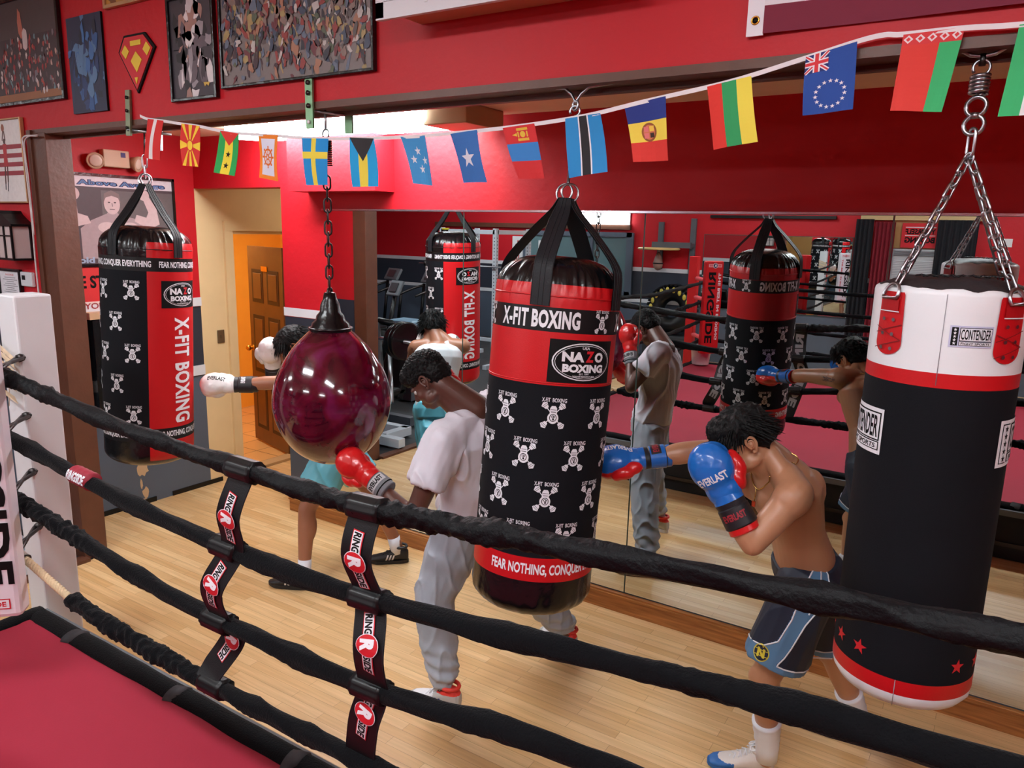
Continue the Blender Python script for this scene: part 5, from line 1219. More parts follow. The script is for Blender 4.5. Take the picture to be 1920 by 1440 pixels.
# ------------------------------------------------------------------ person in white T-shirt and grey sweatpants
SK1 = mat('skin_deep_brown', (92,58,48), .42, var=.08, vscale=14, bump=.04, bscale=260, sss=.05); HR = mat('black_hair', (10,9,10), .6, bump=.3, bscale=120, spec=.25)
TEE = mat('white_cotton', (222,220,230), .85, var=.03, vscale=8); SWP = mat('grey_sweatpants', (164,170,180), .9, var=.08, vscale=20, bump=.1, bscale=300)
t, O = person('person', 'person in white T-shirt and grey sweatpants punching the burgundy teardrop bag in red gloves', (-2.0, 3.0, 0))
pel, nck = V((-2.055, 2.90, .93)), V((-2.005, 2.83, 1.455)); hR, sR = V((.10, .20, 0)), V((.03, .38, .12))
hc = V((-2.195, 2.725, 1.595)); hf = V((-.66, -.22, -.74))
shL, elL, wrL = V((-2.035, 2.645, 1.355)), V((-2.12, 2.51, 1.00)), V((-2.305, 2.505, 1.115)); shR, elR, wrR = V((-1.995, 3.005, 1.455)), V((-2.145, 3.09, 1.21)), V((-2.205, 2.985, 1.40))
hipL, hipRr = V((-2.07, 2.805, .89)), V((-2.03, 2.985, .88)); knL, anL = V((-2.125, 2.68, .54)), V((-2.045, 2.655, .12)); knR, anR = V((-1.95, 3.20, .50)), V((-1.80, 3.44, .13))
mb = MB(); P, M3 = head_parts(mb, hc, hf, 1.0, SK1, .1)
capsule(mb, P(0, -.035, -.05), .062, nck+V((0.0, 0, .015)), .076, SK1); capsule(mb, P(0, -.01, -.07), .05, nck+V((-.02, -.01, -.03)), .062, SK1)
W_T = [(0, .155, .115, .0), (.12, .150, .112, 0), (.35, .135, .098, 0), (.6, .160, .115, .0), (.8, .185, .118, 0), (.93, .150, .090, 0), (1.0, .07, .065, 0)]
loft(mb, torso_secs(pel, nck, hR, sR, 0, W_T), SK1)
for a, e, w_ in ((shL, elL, wrL), (shR, elR, wrR)):
    limb(mb, [(nck.lerp(a, .55), .055), (a, .060), (a.lerp(e, .45), .056), (e, .042), (e.lerp(w_, .3), .044), (w_, .030), (w_+(w_-e).normalized()*.06, .03)], SK1)
    muscle(mb, a, e, .12, .066, .085, SK1); muscle(mb, a, e, .5, .054, .10, SK1)
for h_, k_, a_ in ((hipL, knL, anL), (hipRr, knR, anR)): limb(mb, [(h_, .09), (k_, .06), (k_.lerp(a_, .3), .058), (a_, .038), (a_-V((0, 0, .04)), .036)], SK1)
body = fuse(mb, 'body', SK1, .0065, 5, t, None, O); ears(P, body, SK1, O); eyes(P, 1.0, t, HR, O)
# hair: tight curls
mb = MB(); Pq = P; mb.sphere(P(0, -.020, .058), (.088, .106, .086), HR, 22, M3); mb.sphere(P(0, .045, .078), (.074, .058, .052), HR, 18, M3); mb.sphere(P(0, -.062, .012), (.078, .062, .070), HR, 18, M3)
fuse(mb, 'hair', HR, .006, 3, t, lambda p, n_: .009*abs(noise.noise(p*55))+.006*noise.noise(p*130), O)
mb = MB(); rd = random.Random(2)
for k in range(900):
    z = rd.uniform(-.25, 1); a = rd.uniform(0, 2*pi); q = sqrt(1-z*z); d = V((q*cos(a), q*sin(a), z))
    if d.y > .62 and d.z < .45: continue
    mb.sphere(P(d.x*.086, -.016+d.y*.106, .058+d.z*.086)-O, .0075*rd.uniform(.7, 1.3), HR, 6)
attach([o for o in t.children if o.name.startswith('hair')][0], mb)
# T-shirt
mb = MB(); loft(mb, torso_secs(pel+V((0,0,.015)), nck, hR, sR, 0, [(-.02, .170, .130, 0), (.02, .182, .140, 0), (.10, .176, .138, -.004), (.35, .158, .125, -.012), (.6, .180, .132, -.008), (.8, .208, .134, 0), (.92, .165, .105, 0), (.985, .090, .080, 0)]), TEE)
for a, e, q_ in ((shL, elL, .56), (shR, elR, .5)):
    capsule(mb, nck.lerp(a, .45), .074, a, .088, TEE); capsule(mb, a, .088, a.lerp(e, q_), .086, TEE, ends=(True, False))
tee = fuse(mb, 't_shirt', TEE, .0065, 3, t, folds(1, .020, 9, 3, st=.4), O)
tb = MB(); ring_c = nck+V((-.004, -.004, .000)); rv, fv, uv = frame((nck-pel).cross(V(sR)).normalized()*-1, (nck-pel).normalized())
tb.torus(ring_c-O, .066, .0055, TEE, nrm=(nck-pel).normalized()+V((.12,.05,.1)), n=30, sx=1.05); tb.build('neck_band', t)
# sweatpants
mb = MB(); loft(mb, torso_secs(pel-V((0,0,.0)), nck, hR, sR, 0, [(-.16, .165, .125, 0), (-.02, .178, .135, 0), (.10, .165, .128, 0)]), SWP)
for h_, k_, a_ in ((hipL, knL, anL), (hipRr, knR, anR)): limb(mb, [(h_, .122), (h_.lerp(k_, .5), .120), (k_, .096), (k_.lerp(a_, .5), .088), (k_.lerp(a_, .84), .076), (k_.lerp(a_, .90), .064), (a_+V((0, 0, .03)), .052)], SWP)
pant = fuse(mb, 'sweatpants', SWP, .007, 5, t, lambda p, n_: folds(1, .012, 11, 8, st=.6)(p, n_)+.006*sin(p.z*95+p.x*20+3*noise.noise(p*6))*sm_(.45, .15, p.z), O)
mb = MB(); mb.tube([anL+V((0,0,.065))-O, anL+V((0,0,.02))-O], .055, SWP, 24); mb.build('ankle_cuff', t); mb = MB(); mb.tube([anR+V((0,0,.065))-O, anR+V((0,0,.02))-O], .055, SWP, 24); mb.build('ankle_cuff', t)
SHG = mat('shoe_grey_suede', (186,186,184), .8); SHR = mat('shoe_red', (226,60,50), .6); SHB = mat('shoe_blue', (44,64,140), .5); SHW = mat('shoe_white', (226,226,230), .6)
for hl, to in (((-1.955, 2.665), (-2.22, 2.60)), ((-1.735, 3.44), (-2.0, 3.53))):
    shoe(t, hl, to, SHG, SHW, SHR, O, SHB, SHW, .12, lambda s_, r_, z: SHR if (z > .088 and s_ < .42) else (SHW if s_ > .48 and z > .045 else SHG))
GR = mat('glove_red', (206,28,30), .28, coat=.2, bump=.06, bscale=30); GGY = mat('glove_grey_cuff', (110,112,118), .6)
PTXT = lambda bvh_, o, ex, ey, s_, w_, h_, m_, mbx, bold=.03: Decal().text(s_, 0, 0, w_, h_, m_, 0, bold).put(mbx, surfmap(bvh_, o, ex, ey, .12), .008)
def g_text(g, cf, Q, M3, x, y, z, O, mitt=None, cuff=None, cuff_bg=None, s_=1, rot=False):
    """lettering: mitt text on the back of the hand, cuff text on the cuff, facing direction zz"""
    if mitt:
        mbx = MB(); txt, col, dirn, px, w_ = mitt; n_ = (M3 @ V(dirn)).normalized(); ex = x if not rot else x; ey = n_.cross(ex).normalized()
        if rot: ey = x; ex = ey.cross(n_).normalized()
        PTXT(bvh_of(g.data), Q(px, 0, 0)-O+n_*.02, ex*s_, ey*s_, txt, w_, .030, col, mbx); attach(g, mbx)
    if cuff:
        mbx = MB(); txt, col, dirn, w_, bg = cuff; n_ = (M3 @ V(dirn)).normalized(); ex = n_.cross(x).normalized()*-1; ey = n_.cross(ex); o = Q(-.018, 0, 0)-O+n_*.02; bv = bvh_of(cf.data)
        if bg: Decal().rect(0, 0, w_*1.15, .042, bg, 0).put(mbx, surfmap(bv, o, ex, ey, .12), .008)
        Decal().text(txt, 0, 0, w_, .026, col, 1, .04).put(mbx, surfmap(bv, o, ex, ey, .12), .008); attach(cf, mbx)
camdir = lambda p: (V((0, 0, 2.3))-V(p)).normalized()
a = glove(t, (-2.335, 2.505, 1.135), (-2.475, 2.50, 1.20), (.2, -1, .55), 1, GR, GR, [GR, GR, PRINTK, GGY, GGY, PRINTK, GGY, GGY], O)
g_text(*a, O, None, ('EVERLAST', PRINTK, (0, .0, 1), .085, mat('glove_label_grey', (190,190,194), .6)))
a = glove(t, (-2.215, 2.965, 1.43), (-2.27, 2.895, 1.58), (-.3, 1, .2), 1, GR, GR, [GR, GR, PRINTK, GGY, GGY, PRINTK, GGY, GGY], O)
g_text(*a, O, None, ('EVERLAST', PRINTK, (0, .0, 1), .085, MATS['glove_label_grey']))
# ------------------------------------------------------------------ shirtless person in navy shorts
SK2 = mat('skin_tan', (184,132,100), .38, var=.07, vscale=10, bump=.04, bscale=260, sss=.06)
SHN = mat('shorts_navy', (22,32,52), .6, var=.12, vscale=20); SHL = mat('shorts_steel_blue', (88,128,164), .6); SOCK = mat('white_sock', (226,228,236), .9, bump=.1, bscale=300)
t, O = person('person', 'shirtless person in navy shorts and blue gloves punching the middle black and red bag', (-.5, 3.2, 0))
pel, nck = V((-.525, 3.10, .99)), V((-.640, 2.915, 1.450)); hR, sR = V((-.18, .30, .0)), V((-.25, .27, .03))
hc = V((-.750, 2.825, 1.535)); hf = V((-.70, -.40, -.66))
shL, elL, wrL = V((-.530, 2.775, 1.385)), V((-.640, 2.655, 1.205)), V((-.715, 2.650, 1.310)); shR, elR, wrR = V((-.755, 3.03, 1.44)), V((-.985, 2.95, 1.42)), V((-1.125, 2.875, 1.385))
hipL, hipRr = V((-.50, 3.01, .93)), V((-.545, 3.19, .93)); knL, anL = V((-.610, 2.955, .52)), V((-.595, 3.055, .13)); knR, anR = V((-.415, 3.345, .50)), V((-.300, 3.515, .13))
mb = MB(); P, M3 = head_parts(mb, hc, hf, 1.0, SK2, .05)
capsule(mb, P(0, -.035, -.05), .058, nck, .066, SK2); capsule(mb, P(0, 0, -.07), .050, nck+V((-.02, -.01, -.03)), .066, SK2)
for a in (shL, shR): capsule(mb, P(0, -.05, -.05), .036, nck.lerp(a, .62), .046, SK2)
loft(mb, torso_secs(pel, nck, hR, sR, 0, [(0, .150, .112, 0), (.12, .146, .110, 0), (.35, .136, .098, 0), (.6, .162, .118, .004), (.8, .182, .122, 0), (.93, .150, .094, 0), (1.0, .08, .07, 0)]), SK2)
for a, e, w_ in ((shL, elL, wrL), (shR, elR, wrR)):
    limb(mb, [(nck.lerp(a, .5), .058), (a, .062), (a.lerp(e, .45), .056), (e, .045), (e.lerp(w_, .35), .047), (w_, .032), (w_+(w_-e).normalized()*.06, .03)], SK2)
    muscle(mb, a, e, .10, .070, .088, SK2); muscle(mb, a, e, .55, .055, .09, SK2)
fv = (nck-pel).cross(sR).normalized(); fv = fv if fv.x < 0 else -fv
for s_ in (-1, 1): mb.sphere(nck.lerp(pel, .24)+V(sR).normalized()*s_*.075+fv*.075, (.075, .045, .06), SK2, 16); mb.sphere(nck.lerp(pel, .26)+V(sR).normalized()*s_*.080-fv*.062, (.06, .045, .09), SK2, 16)
for h_, k_, a_ in ((hipL, knL, anL), (hipRr, knR, anR)):
    limb(mb, [(h_, .09), (h_.lerp(k_, .5), .080), (k_, .058), (k_.lerp(a_, .3), .056), (a_, .038), (a_-V((0, 0, .05)), .036)], SK2)
    bk = V((1, .25, 0)).normalized(); mb.sphere(k_+V((-.025, -.008, 0)), (.045, .042, .05), SK2, 14); muscle(mb, k_, a_, .30, .050, .11, SK2, bk*.022)
def cr(p, n_):     # spine groove and shoulder-blade relief
    return -.004*exp(-((p-nck.lerp(pel, .4)).dot(V(sR).normalized()))**2/.0002)*(1 if n_.dot(fv) < -.3 else 0)
body = fuse(mb, 'body', SK2, .0065, 5, t, cr, O); ears(P, body, SK2, O); eyes(P, 1.0, t, HR, O)
# tattoo lines on the far upper arm
mb = MB(); bv = bvh_of(body.data); TT = mat('tattoo_ink', (96,84,84), .5); aa = shR.lerp(elR, .30)-O
D = Decal(); rd = random.Random(4)
for k in range(14): D.line(rd.uniform(-.05, .05), rd.uniform(-.018, .018), rd.uniform(-.05, .05), rd.uniform(-.018, .018), .003, TT)
D.put(mb, surfmap(bv, aa+V((0, .05, 0)), (elR-shR).normalized(), V((0, 0, 1)), .1), .01); attach(body, mb)
mb = MB(); mb.sphere(P(0, -.022, .048), (.086, .103, .082), HR, 22, M3); mb.sphere(P(0, .035, .075), (.072, .062, .052), HR, 18, M3); mb.sphere(P(0, -.062, .000), (.074, .058, .074), HR, 18, M3)
hb = fuse(mb, 'hair', HR, .006, 3, t, lambda p, n_: .012*max(0, 1-abs(noise.noise(V((p.x*28, p.y*28, p.z*12))))*3)+.004*noise.noise(p*90), O)
mb = MB(); tufts(mb, lambda *a: P(*a)-O, 1.0, 520, HR, lambda d: d.z > -.35 and not (d.y > .55 and d.z < .45) and not (abs(d.x) > .8 and d.z < .1 and d.y > -.3), .042, .0032, lambda d: (d.x*.2, .35 if d.y > 0 else -.25, -.6), 3, spread=.18); attach(hb, mb)
# shorts
mb = MB(); loft(mb, torso_secs(pel, nck, hR, sR, 0, [(-.20, .172, .132, 0), (-.05, .172, .132, 0), (.07, .156, .120, 0)]), SHN)
for h_, k_, o_ in ((hipL, knL, .0), (hipRr, knR, .0)): capsule(mb, h_, .118, h_.lerp(k_, .50), .122, SHN); capsule(mb, h_.lerp(k_, .5), .122, h_.lerp(k_, .79), .125, SHN, ends=(True, False))
sh = fuse(mb, 'shorts', SHN, .0045, 6, t, folds(1, .010, 7, 5, st=.3), O)
# side panel, hem and piping: position relative to each thigh
KS = ((-.6, 0, .95), (-.1, .0, .85), (.25, .05, .5), (.5, -.05, .40), (.62, -.45, .32), (.70, -1.7, .22), (1.2, -1.7, .2))
def panel(c, n_):
    p = c+O; h_, k_ = (hipL, knL) if (p-hipL.lerp(knL, .5)).length < (p-hipRr.lerp(knR, .5)).length else (hipRr, knR)
    ax = (k_-h_).normalized(); q = p-h_; s_ = q.dot(ax)/(k_-h_).length; sg = 1 if h_ is hipL else -1; e1 = V((1, 0, 0)); e1 = (e1-ax*e1.dot(ax)).normalized(); e2 = V((0, -sg, 0)); e2 = (e2-ax*e2.dot(ax)).normalized(); a = atan2(q.dot(e1), q.dot(e2))
    for (s0, l0, r0), (s1, l1, r1) in zip(KS, KS[1:]):
        if s0 <= s_ <= s1: f_ = (s_-s0)/(s1-s0); lo, hi = l0+(l1-l0)*f_, r0+(r1-r0)*f_
    if s_ < -.6: return None
    if s_ > .725: return SHL
    if lo < a < hi: return SHL
    return None
recolor(sh, panel, [SHN, SHL])
bvs = bvh_of(sh.data)
def on_thigh(h_, k_, s_, a, sgn):
    ax = (k_-h_).normalized(); c = h_+ax*s_*(k_-h_).length; e1 = V((1, 0, 0)); e1 = (e1-ax*e1.dot(ax)).normalized(); e2 = V((0, -sgn, 0)); e2 = (e2-ax*e2.dot(ax)).normalized()
    d = e1*sin(a)+e2*cos(a); q = bvs.ray_cast(c-O+d*.35, -d, .6); return (q[0]+d*.0008) if q[0] is not None else None
def cord(pts):
    mbx = MB(); pts = [p for p in pts if p is not None]; mbx.tube(pts, .0030, PRINTW, 6); attach(sh, mbx)
def kk(s_, i):
    for q0, q1 in zip(KS, KS[1:]):
        if q0[0] <= s_ <= q1[0]: return q0[i]+(q1[i]-q0[i])*(s_-q0[0])/(q1[0]-q0[0])
for (h_, k_, sg) in ((hipL, knL, 1), (hipRr, knR, -1)):
    for i in (1, 2): cord([on_thigh(h_, k_, -.28+1.0*j/60, kk(-.28+1.0*j/60, i), sg) for j in range(61)])
    cord([on_thigh(h_, k_, -.28+.42*j/16, .45, sg) for j in range(17)])
    cord([on_thigh(h_, k_, .722, .2+4.1*j/40, sg) for j in range(41)])
mb = MB(); bv = bvh_of(sh.data); YE = mat('emblem_yellow', (214,196,60), .5); o2 = hipL.lerp(knL, .62)+V((-.05, -.12, 0))-O
D = Decal(); D.ell(0, 0, .034, .034, YE, 0); D.ell(0, 0, .030, .030, SHN, 1); D.text('N', 0, 0, .034, .036, YE, 2, .06)
for k in (-1, 1): D.line(-.028, k*.011+.0, .028, k*.011, .003, YE, 2)
D.put(mb, surfmap(bv, o2, V((1, -.25, 0)), V((0, 0, 1)), .12), .01); attach(sh, mb)
for a_ in (anL, anR):
    mb = MB(); q = (knL if a_ is anL else knR); mb.tube([(a_.lerp(q, .42-.42*i/10)-O if i < 10 else a_-V((0, 0, .05))-O) for i in range(11)], lambda i, a: .060-.0013*i+.0020*sin(i*2.4), SOCK, 24); mb.build('sock', t)
S2 = mat('shoe_offwhite', (214,206,200), .7); S2B = mat('shoe_mid_blue', (34,98,166), .5)
for hl, to in (((-.565, 3.095), (-.83, 2.975)), ((-.255, 3.53), (-.52, 3.56))):
    shoe(t, hl, to, S2, S2B, S2, O, None, SHW, .105, lambda s_, r_, z: S2B if (s_ > .62 and z < .050 and z > .02) else S2)
GB = mat('glove_blue', (30,104,190), .27, coat=.2, bump=.06, bscale=30); GCK = mat('glove_black_cuff', (26,24,30), .5); GRT = mat('glove_dark_red_print', (150,36,48), .6)
a = glove(t, (-.716, 2.650, 1.322), (-.800, 2.652, 1.45), (.05, -1, .28), -1, GB, GR, [GB, GCK, GCK, GCK, GCK, GCK, GR, GR], O, sc=1.10)
g_text(*a, O, ('EVERLAST', PRINTW, (.0, .1, 1), .12, .115), ('EVERLAST', GRT, (0, 0, 1), .085, None), rot=True)
a = glove(t, (-1.135, 2.875, 1.385), (-1.275, 2.785, 1.362), (-.1, -.35, 1), 1, GB, GR, [GB, GCK, GCK, GB, GB, GCK, GB, GR], O, mit_split=lambda l: MATS['glove_red'] if l.z < -.012 else MATS['glove_blue'])
g_text(*a, O, ('EVERLAST', PRINTW, (0, 0, 1), .13, .105), ('EVERLAST', GRT, (0, -.2, 1), .075, GCK))
GOLD = mat('gold_chain', (226,190,110), .25, metal=1)
mb = MB(); bv = bvh_of(body.data); pts = []
rr_ = V(sR).normalized()
for k in range(41):
    a = 2*pi*k/40; q = nck+rr_*.080*cos(a)+fv*.085*sin(a)+V((0, 0, -.012-.060*max(0, sin(a))**2+.02*max(0, -sin(a)))); h_ = bv.find_nearest(q-O); pts.append(h_[0]+h_[1]*.003)
mb.tube(pts, .0024, GOLD, 6, closed=True); c = pts[10]; mb.tube([c, c-V((0, 0, .05))+fv*.004], .002, GOLD, 6); mb.box(c-V((0, 0, .06))+fv*.006, (.014, .004, .022), GOLD); mb.build('necklace', t)
# ------------------------------------------------------------------ person in white tank top and light blue shorts
SK3 = mat('skin_warm_brown', (160,108,82), .4, var=.07, vscale=10, bump=.04, bscale=260, sss=.06); LBS = mat('light_blue_satin', (110,196,216), .35, var=.1, vscale=12); TNK = mat('white_tank', (228,234,240), .8)
t, O = person('person', 'person in white tank top and light blue shorts jabbing the left bag in white gloves', (-3.55, 3.4, 0))
pel, nck = V((-3.585, 3.50, .93)), V((-3.665, 3.385, 1.415)); hR, sR = V((-.8, .5, 0)), V((-.36, .15, -.02))
hc = V((-3.790, 3.310, 1.530)); hf = V((-.55, -.60, -.72))
shL, elL, wrL = V((-3.50, 3.290, 1.395)), V((-3.665, 3.06, 1.350)), V((-3.845, 2.925, 1.335)); shR, elR, wrR = V((-3.835, 3.455, 1.375)), V((-3.965, 3.38, 1.15)), V((-3.945, 3.285, 1.34))
hipL, hipRr = V((-3.515, 3.44, .89)), V((-3.66, 3.53, .89)); knL, anL = V((-3.600, 3.215, .50)), V((-3.545, 3.125, .12)); knR, anR = V((-3.43, 3.66, .50)), V((-3.315, 3.765, .12))
mb = MB(); P, M3 = head_parts(mb, hc, hf, 1.0, SK3)
capsule(mb, P(0, -.035, -.05), .056, nck, .060, SK3)
for a in (shL, shR): capsule(mb, P(0, -.05, -.05), .034, nck.lerp(a, .6), .042, SK3)
loft(mb, torso_secs(pel, nck, hR, sR, 0, W_T), SK3)
for a, e, w_ in ((shL, elL, wrL), (shR, elR, wrR)):
    limb(mb, [(nck.lerp(a, .5), .054), (a, .058), (a.lerp(e, .45), .052), (e, .042), (e.lerp(w_, .3), .044), (w_, .031), (w_+(w_-e).normalized()*.06, .03)], SK3); muscle(mb, a, e, .12, .064, .08, SK3)
for h_, k_, a_ in ((hipL, knL, anL), (hipRr, knR, anR)):
    limb(mb, [(h_, .09), (h_.lerp(k_, .5), .080), (k_, .056), (k_.lerp(a_, .3), .054), (a_, .037), (a_-V((0, 0, .05)), .036)], SK3); muscle(mb, k_, a_, .3, .048, .10, SK3, V((.015, .015, 0)))
body = fuse(mb, 'body', SK3, .007, 5, t, None, O); ears(P, body, SK3, O); eyes(P, 1.0, t, HR, O)
mb = MB(); mb.sphere(P(0, -.020, .045), (.092, .110, .088), HR, 22, M3); mb.sphere(P(0, -.068, -.010), (.080, .058, .084), HR, 18, M3); mb.sphere(P(0, .04, .07), (.072, .058, .05), HR, 18, M3)
hb = fuse(mb, 'hair', HR, .006, 3, t, lambda p, n_: .006*noise.noise(p*40)+.004*noise.noise(p*90), O)
mb = MB(); tufts(mb, lambda *a: P(*a)-O, 1.0, 620, HR, lambda d: d.z > -.55 and not (d.y > .6 and d.z < .3), .055, .0036, lambda d: (d.x*.2, .50 if d.y > .1 else -.25, -.75), 9, spread=.10); attach(hb, mb)
mb = MB(); loft(mb, torso_secs(pel, nck, hR, sR, 0, [(-.03, .168, .128, 0), (.02, .170, .130, 0), (.35, .148, .112, 0), (.6, .168, .124, 0), (.76, .194, .138, 0), (.86, .188, .134, 0), (.93, .160, .116, 0), (.965, .120, .100, 0)]), TNK)
ax = (nck-pel).normalized(); rv = V(sR).normalized()
for s_ in (-1, 1): capsule(mb, nck+rv*s_*.080-ax*.09, .050, nck+rv*s_*.078-ax*.025, .046, TNK)
fuse(mb, 'tank_top', TNK, .0065, 3, t, folds(1, .006, 8, 2, st=.4), O)
mb = MB(); loft(mb, torso_secs(pel, nck, hR, sR, 0, [(-.18, .172, .132, 0), (-.03, .176, .134, 0), (.06, .160, .124, 0)]), LBS)
for h_, k_ in ((hipL, knL), (hipRr, knR)): capsule(mb, h_, .116, h_.lerp(k_, .66), .128, LBS, ends=(True, False))
fuse(mb, 'shorts', LBS, .007, 3, t, folds(1, .014, 8, 7, st=.5), O)
for a_, q in ((anL, knL), (anR, knR)):
    mb = MB(); mb.tube([a_.lerp(q, .18)-O, a_-V((0, 0, .05))-O], .043, SOCK, 20); mb.build('sock', t)
S3 = mat('shoe_black', (22,22,26), .5)
for hl, to in (((-3.50, 3.13), (-3.76, 3.02)), ((-3.27, 3.80), (-3.46, 3.65))): shoe(t, hl, to, S3, S3, S3, O, SHW, S3, .115, None)
GW = mat('glove_white', (226,224,222), .3, coat=.2, bump=.06, bscale=30)
a = glove(t, (-3.835, 2.935, 1.335), (-3.955, 2.825, 1.335), (.3, -.6, .8), -1, GW, GW, [GW, GCK, GCK, GCK, GCK, GCK, GCK, GCK], O, cufflen=.14)
g_text(*a, O, ('EVERLAST', PRINTK, (0, 0, 1), .135, .10), ('EVERLAST', PRINTW, (0, 0, 1), .05, None), s_=-1)
a = glove(t, (-3.945, 3.275, 1.365), (-3.905, 3.225, 1.515), (-.5, .8, .2), -1, GW, GW, [GW, GCK, GCK, GCK, GCK, GCK, GCK, GCK], O)
# ================================================================== GYM BEHIND THE CAMERA (seen in the mirror)
# speed bag platform on the far wall
t = empty('speed_bag_platform', 'grey wall bracket holding a round tan speed bag board, in the mirror', 'speed bag platform', (-5.15, YFAR, 2.0))
GF = mat('grey_frame_paint', (84,88,96), .5); TW = mat('tan_board', (206,180,120), .5)
mb = MB()
for x in (-.28, .34): mb.box((x, .03, .08), (.10, .05, .86 if x < 0 else 1.0), GF)
mb.box((.0, .20, .10), (.74, .08, .10), GF); 
for x in (-.28, .34): mb.box((x, .12, .10), (.07, .20, .07), GF)
mb.build('frame', t)
mb = MB(); mb.lathe([(.004, -.02), (.36, -.02), (.38, 0), (.36, .02), (.004, .02)], TW, 40, c=(-.14, .45, .03)); mb.build('board', t)
t = empty('speed_bag', 'small leather speed bag hanging from the tan board, in the mirror', 'speed bag', (-5.29, YFAR+.45, 2.0))
mb = MB(); mb.lathe([(.006, -.36), (.05, -.34), (.085, -.28), (.088, -.22), (.06, -.12), (.03, -.05), (.008, -.02)], mat('worn_leather', (150,120,110), .4), 24); mb.tube([(0, 0, -.02), (0, 0, .0)], .02, STEEL, 10); mb.build('bag_body', t)
mb = MB(); mb.torus((0, 0, -.23), .086, .012, BLACK, n=24); mb.build('band', t)
# flat mirror on the far wall
mb = MB(); mb.box((-3.36, YFAR+.012, 1.65), (2.50, .012, 1.32), EDGE); mb.add([(-4.60, YFAR+.0185, 1.0), (-2.12, YFAR+.0185, 1.0), (-2.12, YFAR+.0185, 2.30), (-4.60, YFAR+.0185, 2.30)], [(3, 2, 1, 0)], MIRROR)
tag(mb.build('wall_mirror'), 'smaller mirror on the far red wall, seen inside the mirror reflection', 'mirror')
mb = MB(); mb.box((-3.45, YFAR+.05, 2.62), (2.1, .09, .05), BLACKP); tag(mb.build('wall_shelf'), 'dark narrow shelf high on the far red wall, in the mirror', 'shelf')
# curtains
def curtain(label, x0, x1, z0, z1, y, m_, n=16, taper=0):
    mb = MB(); N_ = n*6; vs = []
    for zz in range(13):
        t_ = zz/12
        for i in range(N_+1):
            u = i/N_; x = x0+(x1-x0)*u; x = x-(taper*(1-t_))*(1-u); vs.append((x, y+.035*sin(2*pi*u*n)*(.6+.4*t_)+.01*noise.noise(V((x*5, t_*3, 0))), z1-(z1-z0)*t_))
    fs = [(zz*(N_+1)+i, zz*(N_+1)+i+1, (zz+1)*(N_+1)+i+1, (zz+1)*(N_+1)+i) for zz in range(12) for i in range(N_)]
    mb.add(vs, fs, m_, True); mb.add([(a, b-.012, c) for a, b, c in vs], [f[::-1] for f in fs], m_, True)
    tag(mb.build('curtain'), label, 'curtain', 'curtains on the far wall')
CK = mat('black_curtain', (22,24,32), .9); CR_ = mat('maroon_curtain', (124,20,40), .85)
curtain('black curtain nearest the far mirror, seen in the mirror', -2.07, -1.81, .5, 2.60, YFAR+.20, CK, 4, .0)
curtain('maroon curtain between the black curtain and the window unit', -1.79, -1.50, .5, 2.56, YFAR+.17, CR_, 5)
curtain('wide black curtain right of the window unit, seen in the mirror', -.92, -.38, .9, 2.60, YFAR+.17, CK, 7)
mb = MB(); mb.box((-1.15, YFAR+.06, 2.64), (1.75, .10, .10), mat('beige_valance', (206,180,130), .6)); tag(mb.build('curtain_valance'), 'beige valance board above the far curtains', 'valance')
t = empty('window_unit', 'silver window air conditioner under the red sign, in the mirror', 'air conditioner', (-1.2, YFAR+.01, 1.85))
mb = MB(); mb.box((0, .06, .0), (.62, .14, .60), mat('silver_casing', (170,176,180), .4)); mb.build('casing', t)
mb = MB()
for k in range(16): mb.box((0, .135, -.27+.026*k), (.56, .02, .012), WHITEP)
for k in range(4): mb.box((0, .135, .20+.022*k), (.56, .02, .010), GREYP)
mb.build('grille', t)
mb = MB(); mb.box((-1.2, YFAR+.02, 2.38), (.70, .03, .44), mat('pine_panel', (186,142,90), .5, var=.25)); 
o = mb.build('trim_9'); o['kind'] = 'structure'
mb = MB(); mb.box((-1.155, YFAR+.05, 2.36), (.52, .02, .38), PRINTR); D = Decal()
D.text('YOURSELF', 0, .06, .42, .08, PRINTK, 1, .04).text('BOXING', 0, -.07, .42, .09, PRINTK, 1, .05).rect(0, .125, .42, .012, PRINTW, 1).rect(0, .0, .42, .008, PRINTW, 1)
D.put(mb, planemap((-1.155, YFAR+.0605, 2.36), (-1, 0, 0), (0, 0, 1))); tag(mb.build('motto_sign'), 'red sign with black capitals YOURSELF BOXING between the far curtains', 'sign')
for x, z, w_, h_, lb in ((-.02, 2.28, .17, .12, 'white paper pinned high on the far red wall at the right'), (-3.3, .72, .12, .10, 'white paper low on the far wall below the small mirror')):
    mb = MB(); mb.box((x, YFAR+.006, z), (w_, .006, h_), mat('paper', (226,228,232), .7)); tag(mb.build('paper_sheet'), lb, 'paper')
# anatomy chart and grey framed glass
t = empty('anatomy_chart', 'white anatomy chart with a red muscle figure, in the mirror', 'poster', (-8.58, YFAR+.01, 1.9)); mb = MB(); mb.box((0, .004, 0), (.28, .008, .56), mat('paper', (226,228,232))); D = Decal(); mu = mat('muscle_red', (170,70,66), .6)
D.ell(0, .17, .022, .03, mu, 1).poly([(-.05,.13),(.05,.13),(.04,.0),(.045,-.05),(-.045,-.05),(-.04,.0)], mu, 1).line(-.055, .12, -.085, -.02, .018, mu, 1).line(.055, .12, .085, -.02, .018, mu, 1).line(-.022, -.05, -.025, -.22, .026, mu, 1).line(.022, -.05, .025, -.22, .026, mu, 1)
D.put(mb, planemap((0, .0085, 0), (-1, 0, 0), (0, 0, 1))); mb.build('sheet', t)
t = empty('framed_glass_panel', 'large grey-framed glass panel under the brown ledge, in the mirror', 'glass panel', (-7.2, YFAR+.02, 1.70)); mb = MB()
